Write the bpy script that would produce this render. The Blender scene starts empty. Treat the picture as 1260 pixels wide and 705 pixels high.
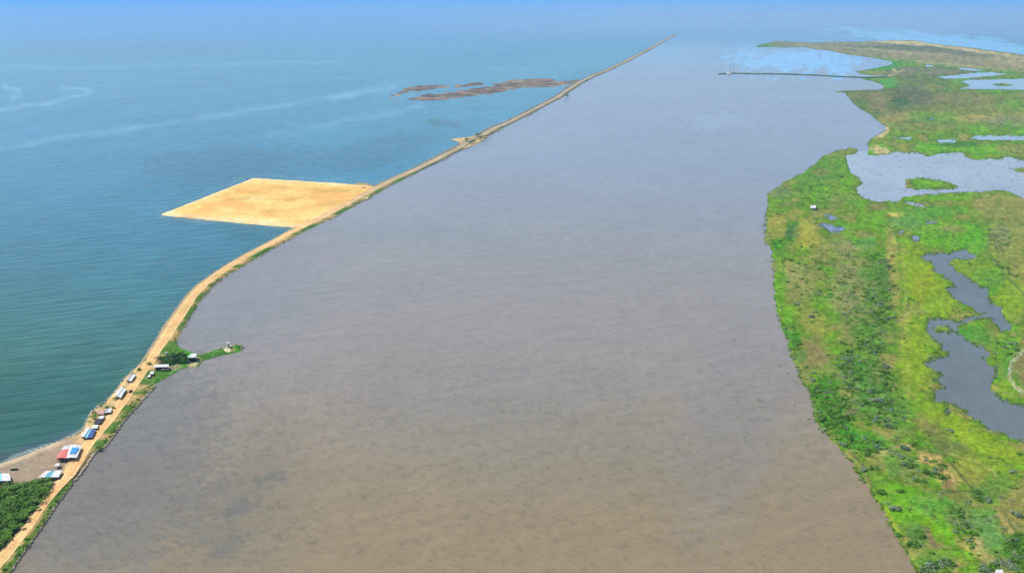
import bpy, math, random
import numpy as np
from mathutils import Matrix, Vector
R = math.radians
random.seed(7); rng = np.random.default_rng(7)
C = bpy.context.scene.collection
S = bpy.context.scene

# ------------------------------------------------------------------ camera
F = 1091.0; CX, CY = 630.0, 352.5; H = 300.0
PITCH = math.atan(359.5 / F); ROLL = R(-0.45)
ROT = Matrix.Rotation(R(90) - PITCH, 3, 'X') @ Matrix.Rotation(ROLL, 3, 'Z')
cam = bpy.data.objects.new('camera', bpy.data.cameras.new('camera')); C.objects.link(cam)
cam.matrix_world = Matrix.Translation((0, 0, H)) @ ROT.to_4x4()
cam.data.lens = 36.0 * F / 1260.0; cam.data.sensor_width = 36.0
cam.data.clip_start = 1.0; cam.data.clip_end = 400000.0
S.camera = cam
RA = np.array(ROT)

# ------------------------------------------------------------------ light
SUN_AZ = R(-62)          # compass-like angle from +Y towards +X; the sun stands to the left and a little ahead
SUN_EL = R(52)
world = bpy.data.worlds.new("World"); S.world = world; world.use_nodes = True
wn = world.node_tree.nodes; wl = world.node_tree.links
sky = wn.new('ShaderNodeTexSky'); sky.sky_type = 'NISHITA'; sky.sun_disc = False
sky.sun_elevation = SUN_EL; sky.sun_rotation = SUN_AZ; sky.altitude = 300
sky.air_density = 1.0; sky.dust_density = 0.0; sky.ozone_density = 1.2
wl.new(sky.outputs[0], wn['Background'].inputs[0]); wn['Background'].inputs[1].default_value = 0.10
sl = bpy.data.lights.new('sun', 'SUN'); sl.energy = 3.4; sl.angle = R(0.5); sl.color = (1.0, 0.95, 0.87)
so = bpy.data.objects.new('sun', sl); C.objects.link(so)
sdir = Vector((math.sin(SUN_AZ) * math.cos(SUN_EL), math.cos(SUN_AZ) * math.cos(SUN_EL), math.sin(SUN_EL)))
so.rotation_euler = sdir.to_track_quat('Z', 'Y').to_euler(); so.location = (0, 0, 900)
S.view_settings.view_transform = 'Standard'; S.view_settings.look = 'None'
S.view_settings.exposure = 0.6; S.view_settings.gamma = 1.0
S.cycles.max_bounces = 5; S.cycles.diffuse_bounces = 2; S.cycles.glossy_bounces = 2
S.cycles.volume_bounces = 2; S.cycles.caustics_reflective = False; S.cycles.caustics_refractive = False
HAZE_DENSITY = 4.1e-5; HAZE_COLOR = (0.31, 0.655, 1.0)

# ------------------------------------------------------------------ helpers
def G(px, py, z=0.0):
    """where the sight line of a traced photograph point meets height z (surveying the ground plan)"""
    px = np.asarray(px, float); py = np.asarray(py, float)
    d = np.stack([(px - CX) / F, -(py - CY) / F, -np.ones_like(px)], -1) @ RA.T
    t = (H - z) / -d[..., 2]
    return np.stack([d[..., 0] * t, d[..., 1] * t, np.zeros_like(t) + z], -1)
def horizon(px):
    px = np.asarray(px, float)
    # row where d_z = 0
    a = RA[2, 0] * (px - CX) / F - RA[2, 2]
    return CY + F * a / RA[2, 1]
def mpp(py, px=630): return H / (math.cos(PITCH) * (py - float(horizon(px))))

_T = np.random.default_rng(3).random((256, 256))
def vnoise(x, y):
    xi = np.floor(x).astype(int); yi = np.floor(y).astype(int); fx = x - xi; fy = y - yi
    fx = fx * fx * (3 - 2 * fx); fy = fy * fy * (3 - 2 * fy)
    a = _T[xi & 255, yi & 255]; b = _T[(xi + 1) & 255, yi & 255]; c = _T[xi & 255, (yi + 1) & 255]; d = _T[(xi + 1) & 255, (yi + 1) & 255]
    return (a * (1 - fx) + b * fx) * (1 - fy) + (c * (1 - fx) + d * fx) * fy
def fbm(x, y, o=4):
    s = 0; a = 0.5; t = 0
    for i in range(o):
        s = s + a * vnoise(x * 2 ** i + 17.3 * i, y * 2 ** i + 5.1 * i); t += a; a *= 0.55
    return s / t - 0.5
def inside(x, y, P):
    P = np.asarray(P, float); r = np.zeros(x.shape, bool); n = len(P)
    for i in range(n):
        x0, y0 = P[i]; x1, y1 = P[(i + 1) % n]
        if y0 == y1: continue
        c = ((y0 > y) != (y1 > y)) & (x < (x1 - x0) * (y - y0) / (y1 - y0) + x0); r ^= c
    return r
def seg_dist(x, y, P, closed=True):
    P = np.asarray(P, float); d = np.full(x.shape, 1e9); n = len(P)
    for i in range(n if closed else n - 1):
        a = P[i]; b = P[(i + 1) % n]; ab = b - a; L = max(ab @ ab, 1e-9)
        t = np.clip(((x - a[0]) * ab[0] + (y - a[1]) * ab[1]) / L, 0, 1)
        d = np.minimum(d, np.hypot(x - a[0] - t * ab[0], y - a[1] - t * ab[1]))
    return d
def sdf(x, y, P):
    d = seg_dist(x, y, P); return np.where(inside(x, y, P), d, -d)
def sstep(a, b, v):
    t = np.clip((v - a) / (b - a), 0, 1); return t * t * (3 - 2 * t)

def mesh(name, V, Fc, mat, parent=None, kind=None, smooth=False, col=None, link=True):
    me = bpy.data.meshes.new(name)
    V = np.asarray(V, np.float32)
    if isinstance(Fc, np.ndarray):
        k = Fc.shape[1]
        me.vertices.add(len(V)); me.vertices.foreach_set('co', V.ravel())
        me.loops.add(Fc.size); me.loops.foreach_set('vertex_index', Fc.astype(np.int32).ravel())
        me.polygons.add(len(Fc)); me.polygons.foreach_set('loop_start', np.arange(0, Fc.size, k, dtype=np.int32))
        me.update(calc_edges=True); me.validate()
    else:
        me.from_pydata([tuple(map(float, v)) for v in V], [], [tuple(int(i) for i in f) for f in Fc]); me.update()
    if col is not None:
        ca = me.color_attributes.new('tint', 'FLOAT_COLOR', 'POINT')
        ca.data.foreach_set('color', np.concatenate([col, np.ones((len(col), 1))], 1).astype(np.float32).ravel())
    if smooth: me.polygons.foreach_set('use_smooth', np.ones(len(me.polygons), bool))
    if mat: me.materials.append(mat)
    o = bpy.data.objects.new(name, me)
    if link: C.objects.link(o)
    if parent: o.parent = parent
    if kind: o['kind'] = kind
    return o
def tag(o, label, cat, group=None):
    o['label'] = label; o['category'] = cat
    if group: o['group'] = group
    return o
def thing(name, loc, label, cat, group=None, rz=0):
    o = bpy.data.objects.new(name, None); C.objects.link(o); o.location = loc; o.rotation_euler = (0, 0, rz)
    return tag(o, label, cat, group)
def grid_faces(nr, nc):
    i = np.arange(nr - 1)[:, None] * nc + np.arange(nc - 1)[None]
    return np.stack([i, i + 1, i + 1 + nc, i + nc], -1).reshape(-1, 4)

# ------------------------------------------------------------------ materials
def new_mat(name, rough=0.9, spec=0.2):
    m = bpy.data.materials.new(name); m.use_nodes = True
    b = m.node_tree.nodes['Principled BSDF']; b.inputs['Roughness'].default_value = rough
    b.inputs['Specular IOR Level'].default_value = spec
    return m, m.node_tree.nodes, m.node_tree.links, b
def noise(N, L, vec, scale, detail=4, rough=0.6, dist=0.0):
    n = N.new('ShaderNodeTexNoise'); n.inputs['Scale'].default_value = scale; n.inputs['Detail'].default_value = detail
    n.inputs['Roughness'].default_value = rough; n.inputs['Distortion'].default_value = dist
    L.new(vec, n.inputs['Vector']); return n.outputs['Fac']
def mathn(N, L, op, a, b=None):
    n = N.new('ShaderNodeMath'); n.operation = op
    for i, v in enumerate((a, b)):
        if v is None: continue
        if isinstance(v, (int, float)): n.inputs[i].default_value = v
        else: L.new(v, n.inputs[i])
    return n.outputs[0]
def mixc(N, L, fac, a, b, mode='MIX'):
    n = N.new('ShaderNodeMix'); n.data_type = 'RGBA'; n.blend_type = mode
    for s, v in ((0, fac), (6, a), (7, b)):
        if isinstance(v, (int, float)): n.inputs[s].default_value = v
        elif isinstance(v, tuple): n.inputs[s].default_value = (*v, 1)
        else: L.new(v, n.inputs[s])
    return n.outputs[2]
def ramp(N, L, fac, stops):
    n = N.new('ShaderNodeValToRGB'); e = n.color_ramp.elements
    while len(e) < len(stops): e.new(0.5)
    for k, (p, c) in enumerate(stops):
        e[k].position = p; e[k].color = (*c, 1) if isinstance(c, tuple) else (c, c, c, 1)
    L.new(fac, n.inputs[0]); return n.outputs[0]
def geo_pos(N, L, scale=(1, 1, 1), rot=0.0):
    g = N.new('ShaderNodeNewGeometry'); m = N.new('ShaderNodeMapping'); m.inputs['Scale'].default_value = scale
    q = N.new('ShaderNodeMapping'); q.inputs['Rotation'].default_value = (0, 0, rot)
    L.new(g.outputs['Position'], q.inputs['Vector']); L.new(q.outputs[0], m.inputs['Vector']); return m.outputs[0]
def attr(N):
    a = N.new('ShaderNodeAttribute'); a.attribute_name = 'tint'; return a.outputs['Color']
def bump(N, L, b, h, strength, dist):
    n = N.new('ShaderNodeBump'); n.inputs['Strength'].default_value = strength; n.inputs['Distance'].default_value = dist
    L.new(h, n.inputs['Height']); L.new(n.outputs[0], b.inputs['Normal'])

def water_mat(name, rough, ripple, swell, mott=0.4, cloud=1.0, spec=0.5):
    m, N, L, b = new_mat(name, rough, spec); b.inputs['IOR'].default_value = 1.33
    p0 = geo_pos(N, L); p1 = geo_pos(N, L, (1, 0.35, 1), R(12))
    big = noise(N, L, p0, 0.004, 5, 0.6, 0.6); mid = noise(N, L, p1, 0.035, 5, 0.62)
    pw = geo_pos(N, L, (0.22, 1, 1), R(-20)); w = noise(N, L, pw, 0.10, 3, 0.5, 0.3)
    a = mixc(N, L, 0.9 * cloud, attr(N), ramp(N, L, big, [(0.25, 0.84), (0.75, 1.17)]), 'MULTIPLY')
    a = mixc(N, L, 0.8 * cloud, a, ramp(N, L, mid, [(0.3, 0.90), (0.7, 1.10)]), 'MULTIPLY')
    fin = noise(N, L, p1, 0.14, 4, 0.65)
    a = mixc(N, L, mott, a, ramp(N, L, fin, [(0.3, 0.90), (0.7, 1.10)]), 'MULTIPLY')
    a = mixc(N, L, ripple, a, ramp(N, L, w, [(0.35, 0.82), (0.65, 1.18)]), 'MULTIPLY')
    L.new(a, b.inputs['Base Color'])
    hgt = mathn(N, L, 'ADD', mathn(N, L, 'MULTIPLY', w, swell), mathn(N, L, 'MULTIPLY', noise(N, L, p1, 0.5, 3), 0.25))
    bump(N, L, b, hgt, 0.5, 1.0)
    return m
M_SEA = water_mat('sea_water', 0.25, 0.7, 2.2, 0.4, 1.0, 0.26)
M_RIVER = water_mat('river_water', 0.25, 0.22, 0.8, 0.32, 0.35)
M_LAGOON = water_mat('lagoon_water', 0.16, 0.10, 0.25)

def land_mat(name, fine=1.0, bs=0.5, lo=0.72, hi=1.3):
    m, N, L, b = new_mat(name, 0.95, 0.1)
    p = geo_pos(N, L)
    n1 = noise(N, L, p, 0.16 * fine, 6, 0.7, 0.8); n2 = noise(N, L, p, 0.03 * fine, 5, 0.65, 1.0); n3 = noise(N, L, p, 0.9 * fine, 3, 0.6)
    a = mixc(N, L, 1.0, attr(N), ramp(N, L, n1, [(0.32, lo), (0.68, hi)]), 'MULTIPLY')
    a = mixc(N, L, 0.8, a, ramp(N, L, n2, [(0.35, (0.75, 0.85, 0.7)), (0.65, (1.3, 1.12, 1.1))]), 'MULTIPLY')
    a = mixc(N, L, 0.7, a, ramp(N, L, n3, [(0.3, 0.7), (0.7, 1.3)]), 'MULTIPLY')
    L.new(a, b.inputs['Base Color']); bump(N, L, b, mathn(N, L, 'ADD', n1, n3), bs, 0.8)
    return m
M_MARSH = land_mat('marsh_ground')
M_SAND = land_mat('sand_ground', 0.6, 0.25, 0.88, 1.12)
M_SHOAL = land_mat('shoal_mud', 0.15, 0.4, 0.7, 1.3)

def flat_mat(name, c, rough=0.85, var=0.18, scale=0.8, spec=0.2):
    m, N, L, b = new_mat(name, rough, spec); p = geo_pos(N, L)
    n1 = noise(N, L, p, scale, 5, 0.65)
    a = mixc(N, L, 1.0, tuple(c), ramp(N, L, n1, [(0.3, 1 - var), (0.7, 1 + var)]), 'MULTIPLY')
    L.new(a, b.inputs['Base Color']); bump(N, L, b, n1, 0.25, 0.2); return m
def leaf_mat(name, c0, c1):
    m, N, L, b = new_mat(name, 0.75, 0.25); p = geo_pos(N, L)
    n1 = noise(N, L, p, 0.45, 3, 0.6); oi = N.new('ShaderNodeObjectInfo')
    f = mathn(N, L, 'MULTIPLY', mathn(N, L, 'ADD', n1, mathn(N, L, 'MULTIPLY', oi.outputs['Random'], 0.7)), 0.7)
    L.new(ramp(N, L, f, [(0.2, c0), (0.75, c1)]), b.inputs['Base Color'])
    b.inputs['Subsurface Weight'].default_value = 0.0
    return m
M_LEAF = {
    'deep': leaf_mat('grove_leaf', (0.010, 0.045, 0.008), (0.04, 0.12, 0.015)),
    'dark': leaf_mat('mangrove_leaf', (0.030, 0.090, 0.006), (0.105, 0.225, 0.012)),
    'green': leaf_mat('shrub_leaf', (0.035, 0.11, 0.008), (0.11, 0.26, 0.012)),
    'grey': leaf_mat('greygreen_leaf', (0.075, 0.13, 0.06), (0.20, 0.27, 0.14)),
    'lime': leaf_mat('reed_leaf', (0.08, 0.18, 0.012), (0.2, 0.34, 0.03)),
}
M_TRUNK = flat_mat('bark', (0.16, 0.11, 0.07))
M_ROCK = flat_mat('riprap_stone', (0.46, 0.38, 0.26), 0.9, 0.35, 0.5)
M_WHITE = flat_mat('white_paint', (0.62, 0.61, 0.58), 0.6, 0.30, 0.5)
M_RED = flat_mat('faded_red_sheet', (0.62, 0.16, 0.13), 0.6, 0.2)
M_BLUE = flat_mat('blue_tarpaulin', (0.05, 0.26, 0.66), 0.5, 0.15)
M_NAVY = flat_mat('navy_tarpaulin', (0.05, 0.09, 0.26), 0.5, 0.2)
M_TEAL = flat_mat('teal_sheet', (0.10, 0.34, 0.42), 0.5, 0.2)
M_CYAN = flat_mat('cyan_sheet', (0.22, 0.55, 0.66), 0.5, 0.15)
M_MINT = flat_mat('pale_green_sheet', (0.45, 0.6, 0.45), 0.6, 0.15)
M_GREY = flat_mat('weathered_sheet', (0.36, 0.35, 0.36), 0.7, 0.25)
M_WOOD = flat_mat('weathered_wood', (0.14, 0.10, 0.07), 0.9, 0.3)
M_WALL = flat_mat('plank_wall', (0.22, 0.18, 0.15), 0.9, 0.3)
M_PINK = flat_mat('pink_plaster', (0.55, 0.32, 0.26), 0.9, 0.2)
M_CONC = flat_mat('pale_concrete', (0.62, 0.56, 0.42), 0.9, 0.2)
M_DARK = flat_mat('dark_paint', (0.03, 0.03, 0.035), 0.4, 0.2)
M_GLASS, _n, _l, _b = new_mat('car_glass', 0.1, 0.5); _b.inputs['Base Color'].default_value = (0.02, 0.025, 0.03, 1)

# ------------------------------------------------------------------ traced ground plan (photograph points, projected onto the ground by G)
# y, road left, road right, river edge
ROAD = [(790,-104,-80,-62),(760,-75,-52,-35),(720,-34,-17,-1),(700,-17,0,14),(679,0,18,28),(656,23,35,45),(633,41,51,60),(621,49,59,68),(601,63,76,83),(584,77,93,97.5),
 (570,85,102,107),(558,92,109,115),(547,100,115.5,131),(539,109,122,137),(517,127,141,152),(493,145,158,174),(472,160,172,193),(457,170,182,205),(440,181,194,208),(430,188,200,214),
 (417,196,210,219),(400,206,221,228),(385,217,231,237),(365,231,243,250),(350,246,257,264),(338,263,273,281),(327,279,289,300),(312,305,315,325),(298,332,341,350),(287,352,361,371),(278,370,380,389),
 (263,398,410,420),(242.5,438,448,457),(228,465,475,483),(221,479,489,497),(207.6,508.6,519,523.5),(195,534,545,549),(181,561,572,577),(172,575,585,592),(166,588,600,606),(157,604.5,616,622),
 (150,623,632,636),(135,652,660.5,665),(120,682,690,694.5),(109,697,705,710),(101,710,718,722),(93,727,734,738),(86,745,751,755),(73.7,771,777,780),(63,792,797.5,800),(55,806,811,813),(45.7,823,827,829),(42.5,830,833,834.5)]
COAST = [(-260,640),(-80,598),(0,570),(22.7,562),(45,553),(68,544),(79,539.5),(92,536),(99,532),(104,526),(108,517),(112,508),(120,502),(127.5,498),(134,490),(141,483),(149.6,471),(157,463),(163,457),(175,445),(184,433)]
PLATFORM = [(200,263),(256,241),(312,219),(360,222),(410,225),(463,228.5),(480,222),(452,243),(420,257),(388,272),(370,278.5),(330,275.5),(290,272),(240,267)]
LAND = [(1150,760),(1141,722),(1132,705),(1120,685),(1105,660),(1093,640),(1083,620),(1070,600),(1060,588),(1050,572),(1042,560),(1032,548),(1022,536),(1010,527),(1006,520),(1001,500),(997,485),(987,467),
 (980,450),(973,432),(970,420),(962,403),(958,388),(955,370),(953,345),(951,320),(950,309),(943,300),(941,285),(942,265),(946,252),(944,240),(955,232),(970,222),(990,212),(1005,200),(1012,193),(1030,186),(1046,182),(1056,184),
 (1053,188),(1043,191),(1041,196),(1045,212),(1056,219),(1061,226),(1054,231),(1054,238),(1063,244),(1075,247.5),(1101,249),(1112,243),(1130,240),(1175,237.7),(1207,235.7),(1227,234.7),(1239,235.5),(1247,240),(1260,245.6),(1320,250),(1480,254),
 (1520,200),(1330,200),(1260,199),(1250,195),(1239,192),(1233,195.5),(1215,196.5),(1200,197),(1190,194),(1184,187.6),(1165,189),(1142,192),(1127,188.6),(1115,189),(1102,187),(1083,191),(1067,191),(1070,184),(1066,176),(1078,168),(1091,160),(1090,156),(1082,150),
 (1070,140),(1058,134),(1052,129),(1046,122),(1040,114.5),(1025,112.5),(1050,111.5),(1080,111),(1088,109),(1087,105),(1078,101),(1062,97.6),(1060,95.8),(1075,95.6),(1090,95),(1092,93),(1075,93.2),(1060,91),(1053,88.5),(1063,87),(1084,83),(1099,79),(1098,76),(1080,72.5),(1060,69.7),(1042,67.3),(1019,62.5),(997,60),
 (988,57.5),(985,58.8),(971,58.8),(947,58.2),(930,58.2),(931,56),(946,53.5),(955,50.6),(976,52),(997,53),(1030,52.4),(1060,52),(1100,49.8),(1125,50.3),(1145,54),(1200,60),(1260,68),(1400,84),(1560,100),(1560,760)]
LAGOON_MAIN = [(1129,314),(1145.6,312),(1167,312),(1173.4,308),(1187,307.5),(1204,315),(1195,319),(1176,319.5),(1168,325),(1175,331),(1189,340),(1205,352),(1215,354.6),(1215,361.5),(1219,372),(1233,379),(1237,391),(1246,403),(1243,408),(1229,408),(1225,399),(1219,392),(1205,393),(1187,399),
 (1180,402),(1176,409),(1189,417),(1201,424),(1211,428),(1219,435),(1227,452),(1225,462),(1219,479.5),(1235,491.4),(1260,499),(1330,520),(1330,575),(1260,545),(1239,537),(1215,529),(1207,521),(1191,513),(1189,507),(1174,500),(1159.5,495.4),(1149.6,493.4),(1148.6,481.5),(1161.5,477),
 (1150,469.6),(1157,461),(1137.7,447.8),(1149.6,440),(1168,436),(1156,430),(1158,424),(1148,417),(1142,409),(1139.7,400),(1142.7,392),(1156,391.5),(1169.4,393),(1180,396),(1187,391),(1211,386),(1198,381),(1185,375),(1173,367.5),(1161.5,354),(1177,352.6),(1165.5,342.7),(1148.6,332.7),(1148,322),(1130,316)]
PONDS = [
 [(1008,276),(1014,274),(1023,276),(1038,281),(1036,286),(1020,285)], [(1014,265),(1024,264.5),(1034,270),(1022,271)],
 [(1112,247),(1122,248.5),(1137,253),(1139,256),(1128,255)],
 [(1193,171.4),(1199,166.7),(1260,167.4),(1500,168),(1500,175),(1260,173.5),(1229,173.2)], [(1151,172),(1160,171.5),(1176,172.4),(1174,176),(1157,176)],
 [(1096,167.6),(1108,169),(1121,169),(1122,171.5),(1104,170.5)],
 [(1178,84.5),(1188,83.8),(1200,85.2),(1213,88),(1196,87.6),(1182,86.3)], [(1153.6,94.8),(1170,93),(1187,91),(1219,89),(1241,91),(1222,93.8),(1187,96.8),(1161.6,97.5)],
 [(1180,101.5),(1195,98.6),(1260,97.3),(1500,97),(1500,113),(1260,111),(1177.5,109.6),(1194,106.6),(1190,103.5)],
 [(1162,503),(1167,502),(1171,508),(1168,512),(1163,507)], [(1140,273),(1150,272),(1153,275.5),(1142,275.5)], [(1120,290),(1130,290.5),(1132,297),(1124,297)],
 [(1138,80.5),(1147,80.2),(1150,82.4),(1140,82.6)], [(1141,146),(1150,144),(1148,147),(1137,147.5)], [(1103,285),(1110,284),(1112,287),(1106,287.5)]]
ISLETS = [[(1114,222),(1127,219),(1147,221),(1165,224.6),(1181,230),(1172,233),(1128,234),(1115,232)], [(1243,208),(1260,206),(1290,209),(1264,213),(1252,211)],
 [(1149,404),(1160,401.5),(1170,404),(1168,409),(1155,409)], [(1210,441),(1219,438.5),(1229,443),(1224,451),(1214,450)], [(1220,104),(1232,102.8),(1248,105),(1236,106.8)], [(1192,192.5),(1200,191.5),(1232,193.6),(1234,196),(1200,197)]]
NORTH_LAGOON = [(1050,180),(1072,176),(1090,182),(1184,180),(1260,190),(1520,190),(1520,262),(1260,255),(1150,250),(1100,256),(1070,256),(1040,238),(1030,195)]
SHOALS = [
 [(480,119),(488,115.5),(497,108.5),(520,106),(545,105),(552,106.5),(530,109.5),(500,112.5),(490,118.5)],
 [(560,105),(575,103),(592,102),(594,104.5),(578,106.3),(563,107)],
 [(500,122.5),(520,117.5),(545,115.6),(565,112),(590,108.5),(612,106),(606,103.5),(630,99.6),(655,97.8),(680,97.2),(684,99.6),(698,101),(712,98),(712,103),(690,105),(665,107.5),(640,108.2),(620,112),(590,117),(560,120.5),(530,123.5)]]

# ------------------------------------------------------------------ water sheets
def lin(c): return np.array([((v / 255) ** 2.2) for v in c])
def paint(base, px, py, blobs, warp=1.0, seed=0):
    """mix patches of ground or water colour; blobs = (cx, cy, rx, ry, angle, colour, strength)"""
    col = np.array(base, float)
    wx = px + warp * 14 * fbm(px / 22 + seed, py / 12 + 3); wy = py + warp * 9 * fbm(px / 22 + 40, py / 12 + seed)
    wx = wx + warp * 7 * fbm(px / 6 + seed, py / 3.5 + 7, 3); wy = wy + warp * 5 * fbm(px / 6 + 11, py / 3.5 + seed, 3); brk = 0.9 * fbm(px / 4.5 + 3, py / 2.6 + seed, 4) * np.minimum(warp, 1.0)
    for cx, cy, rx, ry, an, c, s in blobs:
        ca, sa = math.cos(R(an)), math.sin(R(an)); dx = wx - cx; dy = wy - cy
        u = (dx * ca + dy * sa) / rx; v = (-dx * sa + dy * ca) / ry; r = np.sqrt(u * u + v * v) + brk
        w = (s * (1 - sstep(0.55, 1.15, r)))[..., None]; col = col * (1 - w) + np.array(c) * w
    return col
def rows(e0, e1, n, near=800):
    return e0 * (e1 / e0) ** np.linspace(0, 1, n)

SEA_DEEP = (0.036, 0.108, 0.062); SEA_MID = (0.018, 0.15, 0.245); SEA_FAR = (0.015, 0.13, 0.37); PLUME = (0.14, 0.20, 0.32)
e = np.concatenate([rows(0.8, 40, 60), np.arange(42, 600, 2.2), np.arange(605, 1100, 22)])
pxs = np.concatenate([np.arange(-900, 0, 60), np.arange(0, 860, 3.2), np.arange(860, 1500, 12), np.arange(1520, 2400, 60)])
E, PX = np.meshgrid(e, pxs, indexing='ij'); PY = horizon(PX) + E
V = G(PX, PY, 0.0)
TURQ = (0.035, 0.20, 0.27); FOAM = (0.22, 0.42, 0.60)
def streak(col, line, w, c, s, PX, PY):
    nx = PX + 10 * fbm(PX / 40, PY / 14); ny = PY + 7 * fbm(PX / 30 + 9, PY / 10)
    d = seg_dist(nx, ny, line, False); k = (s * np.exp(-(d / w) ** 2) * (0.65 + 0.9 * fbm(PX / 25, PY / 9)))[..., None]
    return col * (1 - k) + np.array(c) * k
FOAM = (0.22, 0.42, 0.60)
def sea_color(PX, PY):
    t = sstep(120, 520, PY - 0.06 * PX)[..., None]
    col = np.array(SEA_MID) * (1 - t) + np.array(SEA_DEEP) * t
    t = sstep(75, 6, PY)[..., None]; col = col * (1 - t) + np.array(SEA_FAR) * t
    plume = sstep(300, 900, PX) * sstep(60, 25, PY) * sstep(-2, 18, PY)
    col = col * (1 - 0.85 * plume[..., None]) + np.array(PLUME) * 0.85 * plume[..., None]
    col = paint(col, PX, PY, [
     (600,150,120,45,-18,TURQ,0.5),(700,80,120,18,-6,TURQ,0.6),(560,95,140,22,0,TURQ,0.35),(430,170,120,40,-8,TURQ,0.35),(280,205,120,30,-5,(0.012,0.07,0.10),0.5),
     (1190,55,170,10,6,(0.14,0.38,0.62),0.75),(330,292,70,16,10,(0.012,0.10,0.10),0.5),(545,152,26,5,0,(0.012,0.08,0.11),0.7),(60,500,120,60,-15,(0.014,0.085,0.07),0.6),
     (470,185,90,22,-12,(0.014,0.09,0.12),0.45),(160,60,200,14,0,(0.02,0.09,0.17),0.4),(480,122,40,9,-10,TURQ,0.5)], 1.6, 1)
    col = streak(col, [(-60,192),(0,184),(110,165),(200,152),(300,137),(400,122),(480,108)], 3.4, FOAM, 0.38, PX, PY)
    col = streak(col, [(-40,142),(0,137),(60,126),(100,117),(113,113),(96,110),(76,108)], 2.6, FOAM, 0.42, PX, PY)
    col = streak(col, [(5,107),(22,109),(24,114),(14,120)], 3.0, FOAM, 0.4, PX, PY)
    col = streak(col, [(-20,84),(150,83),(330,78),(420,76)], 2.0, FOAM, 0.25, PX, PY)
    col = streak(col, [(330,165),(420,152),(520,130)], 4.0, FOAM, 0.22, PX, PY)
    col = streak(col, [(410,120),(450,110),(470,104),(500,101)], 3.0, FOAM, 0.25, PX, PY)
    col = streak(col, [(-90,592),(0,565),(22,557),(45,548),(68,539),(88,532)], 4.5, (0.05,0.06,0.10), 0.75, PX, PY)
    col = streak(col, [(99,524),(110,505),(125,494),(140,478),(160,458),(185,428)], 3.0, (0.03,0.07,0.06), 0.5, PX, PY)
    col = streak(col, [(200,266),(260,271),(330,278),(368,282)], 3.0, (0.20,0.26,0.16), 0.5, PX, PY)
    col = streak(col, [(196,260),(250,238),(312,215),(400,222),(470,224)], 2.2, (0.10,0.26,0.26), 0.4, PX, PY)
    col = streak(col, [(-60,590),(0,570),(22,562),(45,553),(68,544),(84,538),(99,531),(107,519)], 1.3, (0.55,0.58,0.52), 0.8, PX, PY)
    col = streak(col, [(478,119),(520,121),(560,124),(620,115),(690,108)], 2.0, (0.10,0.24,0.34), 0.5, PX, PY)
    return col
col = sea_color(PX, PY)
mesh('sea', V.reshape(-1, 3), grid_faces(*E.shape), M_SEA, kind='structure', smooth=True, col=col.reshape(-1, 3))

# river: between the causeway and the marsh bank
ry = np.array([r[0] for r in ROAD])[::-1]; rl = np.array([(r[1] + r[2]) / 2 for r in ROAD])[::-1]
Y0 = np.concatenate([np.arange(43, 800, 2.2)]); U = np.linspace(0, 1, 260)
YY, UU = np.meshgrid(Y0, U, indexing='ij')
XL = np.interp(YY, ry, rl); XR = np.interp(YY, [43, 110, 200, 300, 800], [1110, 1140, 1110, 1000, 1230])
PX = XL + (XR - XL) * UU; PY = YY
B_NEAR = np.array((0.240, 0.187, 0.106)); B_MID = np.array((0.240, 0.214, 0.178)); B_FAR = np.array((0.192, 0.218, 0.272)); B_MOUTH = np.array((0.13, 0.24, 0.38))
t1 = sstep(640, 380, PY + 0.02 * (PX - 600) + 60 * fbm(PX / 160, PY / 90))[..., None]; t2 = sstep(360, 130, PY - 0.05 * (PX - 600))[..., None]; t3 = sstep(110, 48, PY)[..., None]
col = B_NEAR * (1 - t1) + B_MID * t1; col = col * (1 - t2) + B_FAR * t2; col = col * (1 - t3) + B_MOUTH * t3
DK = (0.135, 0.13, 0.12)
col = paint(col, PX, PY, [
 (120,560,160,200,35,(0.15,0.145,0.125),0.75),(300,350,130,90,-30,(0.19,0.185,0.185),0.5),(265,630,45,70,40,DK,0.25),
 (285,670,34,15,-32,(0.12,0.118,0.105),0.6),(335,590,20,9,-30,(0.12,0.118,0.105),0.6),(295,625,24,11,-20,(0.13,0.125,0.11),0.55),(310,640,70,120,35,(0.17,0.155,0.115),0.35),
 (640,480,200,40,-5,(0.20,0.195,0.165),0.4),(900,520,70,160,15,(0.20,0.19,0.175),0.4),(890,145,40,10,0,(0.22,0.27,0.33),0.5),(540,290,160,14,3,(0.19,0.20,0.20),0.35),
 (985,76,98,17,3,(0.15,0.37,0.62),0.95),(870,65,30,16,0,(0.15,0.2,0.28),0.4),(700,560,220,60,5,(0.20,0.18,0.13),0.35)], 3.0, 5)
sp = fbm(PX / 5, PY / 3, 3); col = col * (1 - 0.18 * sstep(0.03, 0.3, sp) * sstep(340, 520, PY))[..., None]
sp = fbm(PX / 9 + 60, PY / 3 + 8, 4); col = col * (1 + 0.15 * sp[..., None])
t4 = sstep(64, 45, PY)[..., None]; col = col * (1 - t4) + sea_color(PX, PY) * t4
mesh('river', G(PX, PY, 0.06).reshape(-1, 3), grid_faces(*PX.shape), M_RIVER, kind='structure', smooth=True, col=col.reshape(-1, 3))

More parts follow.
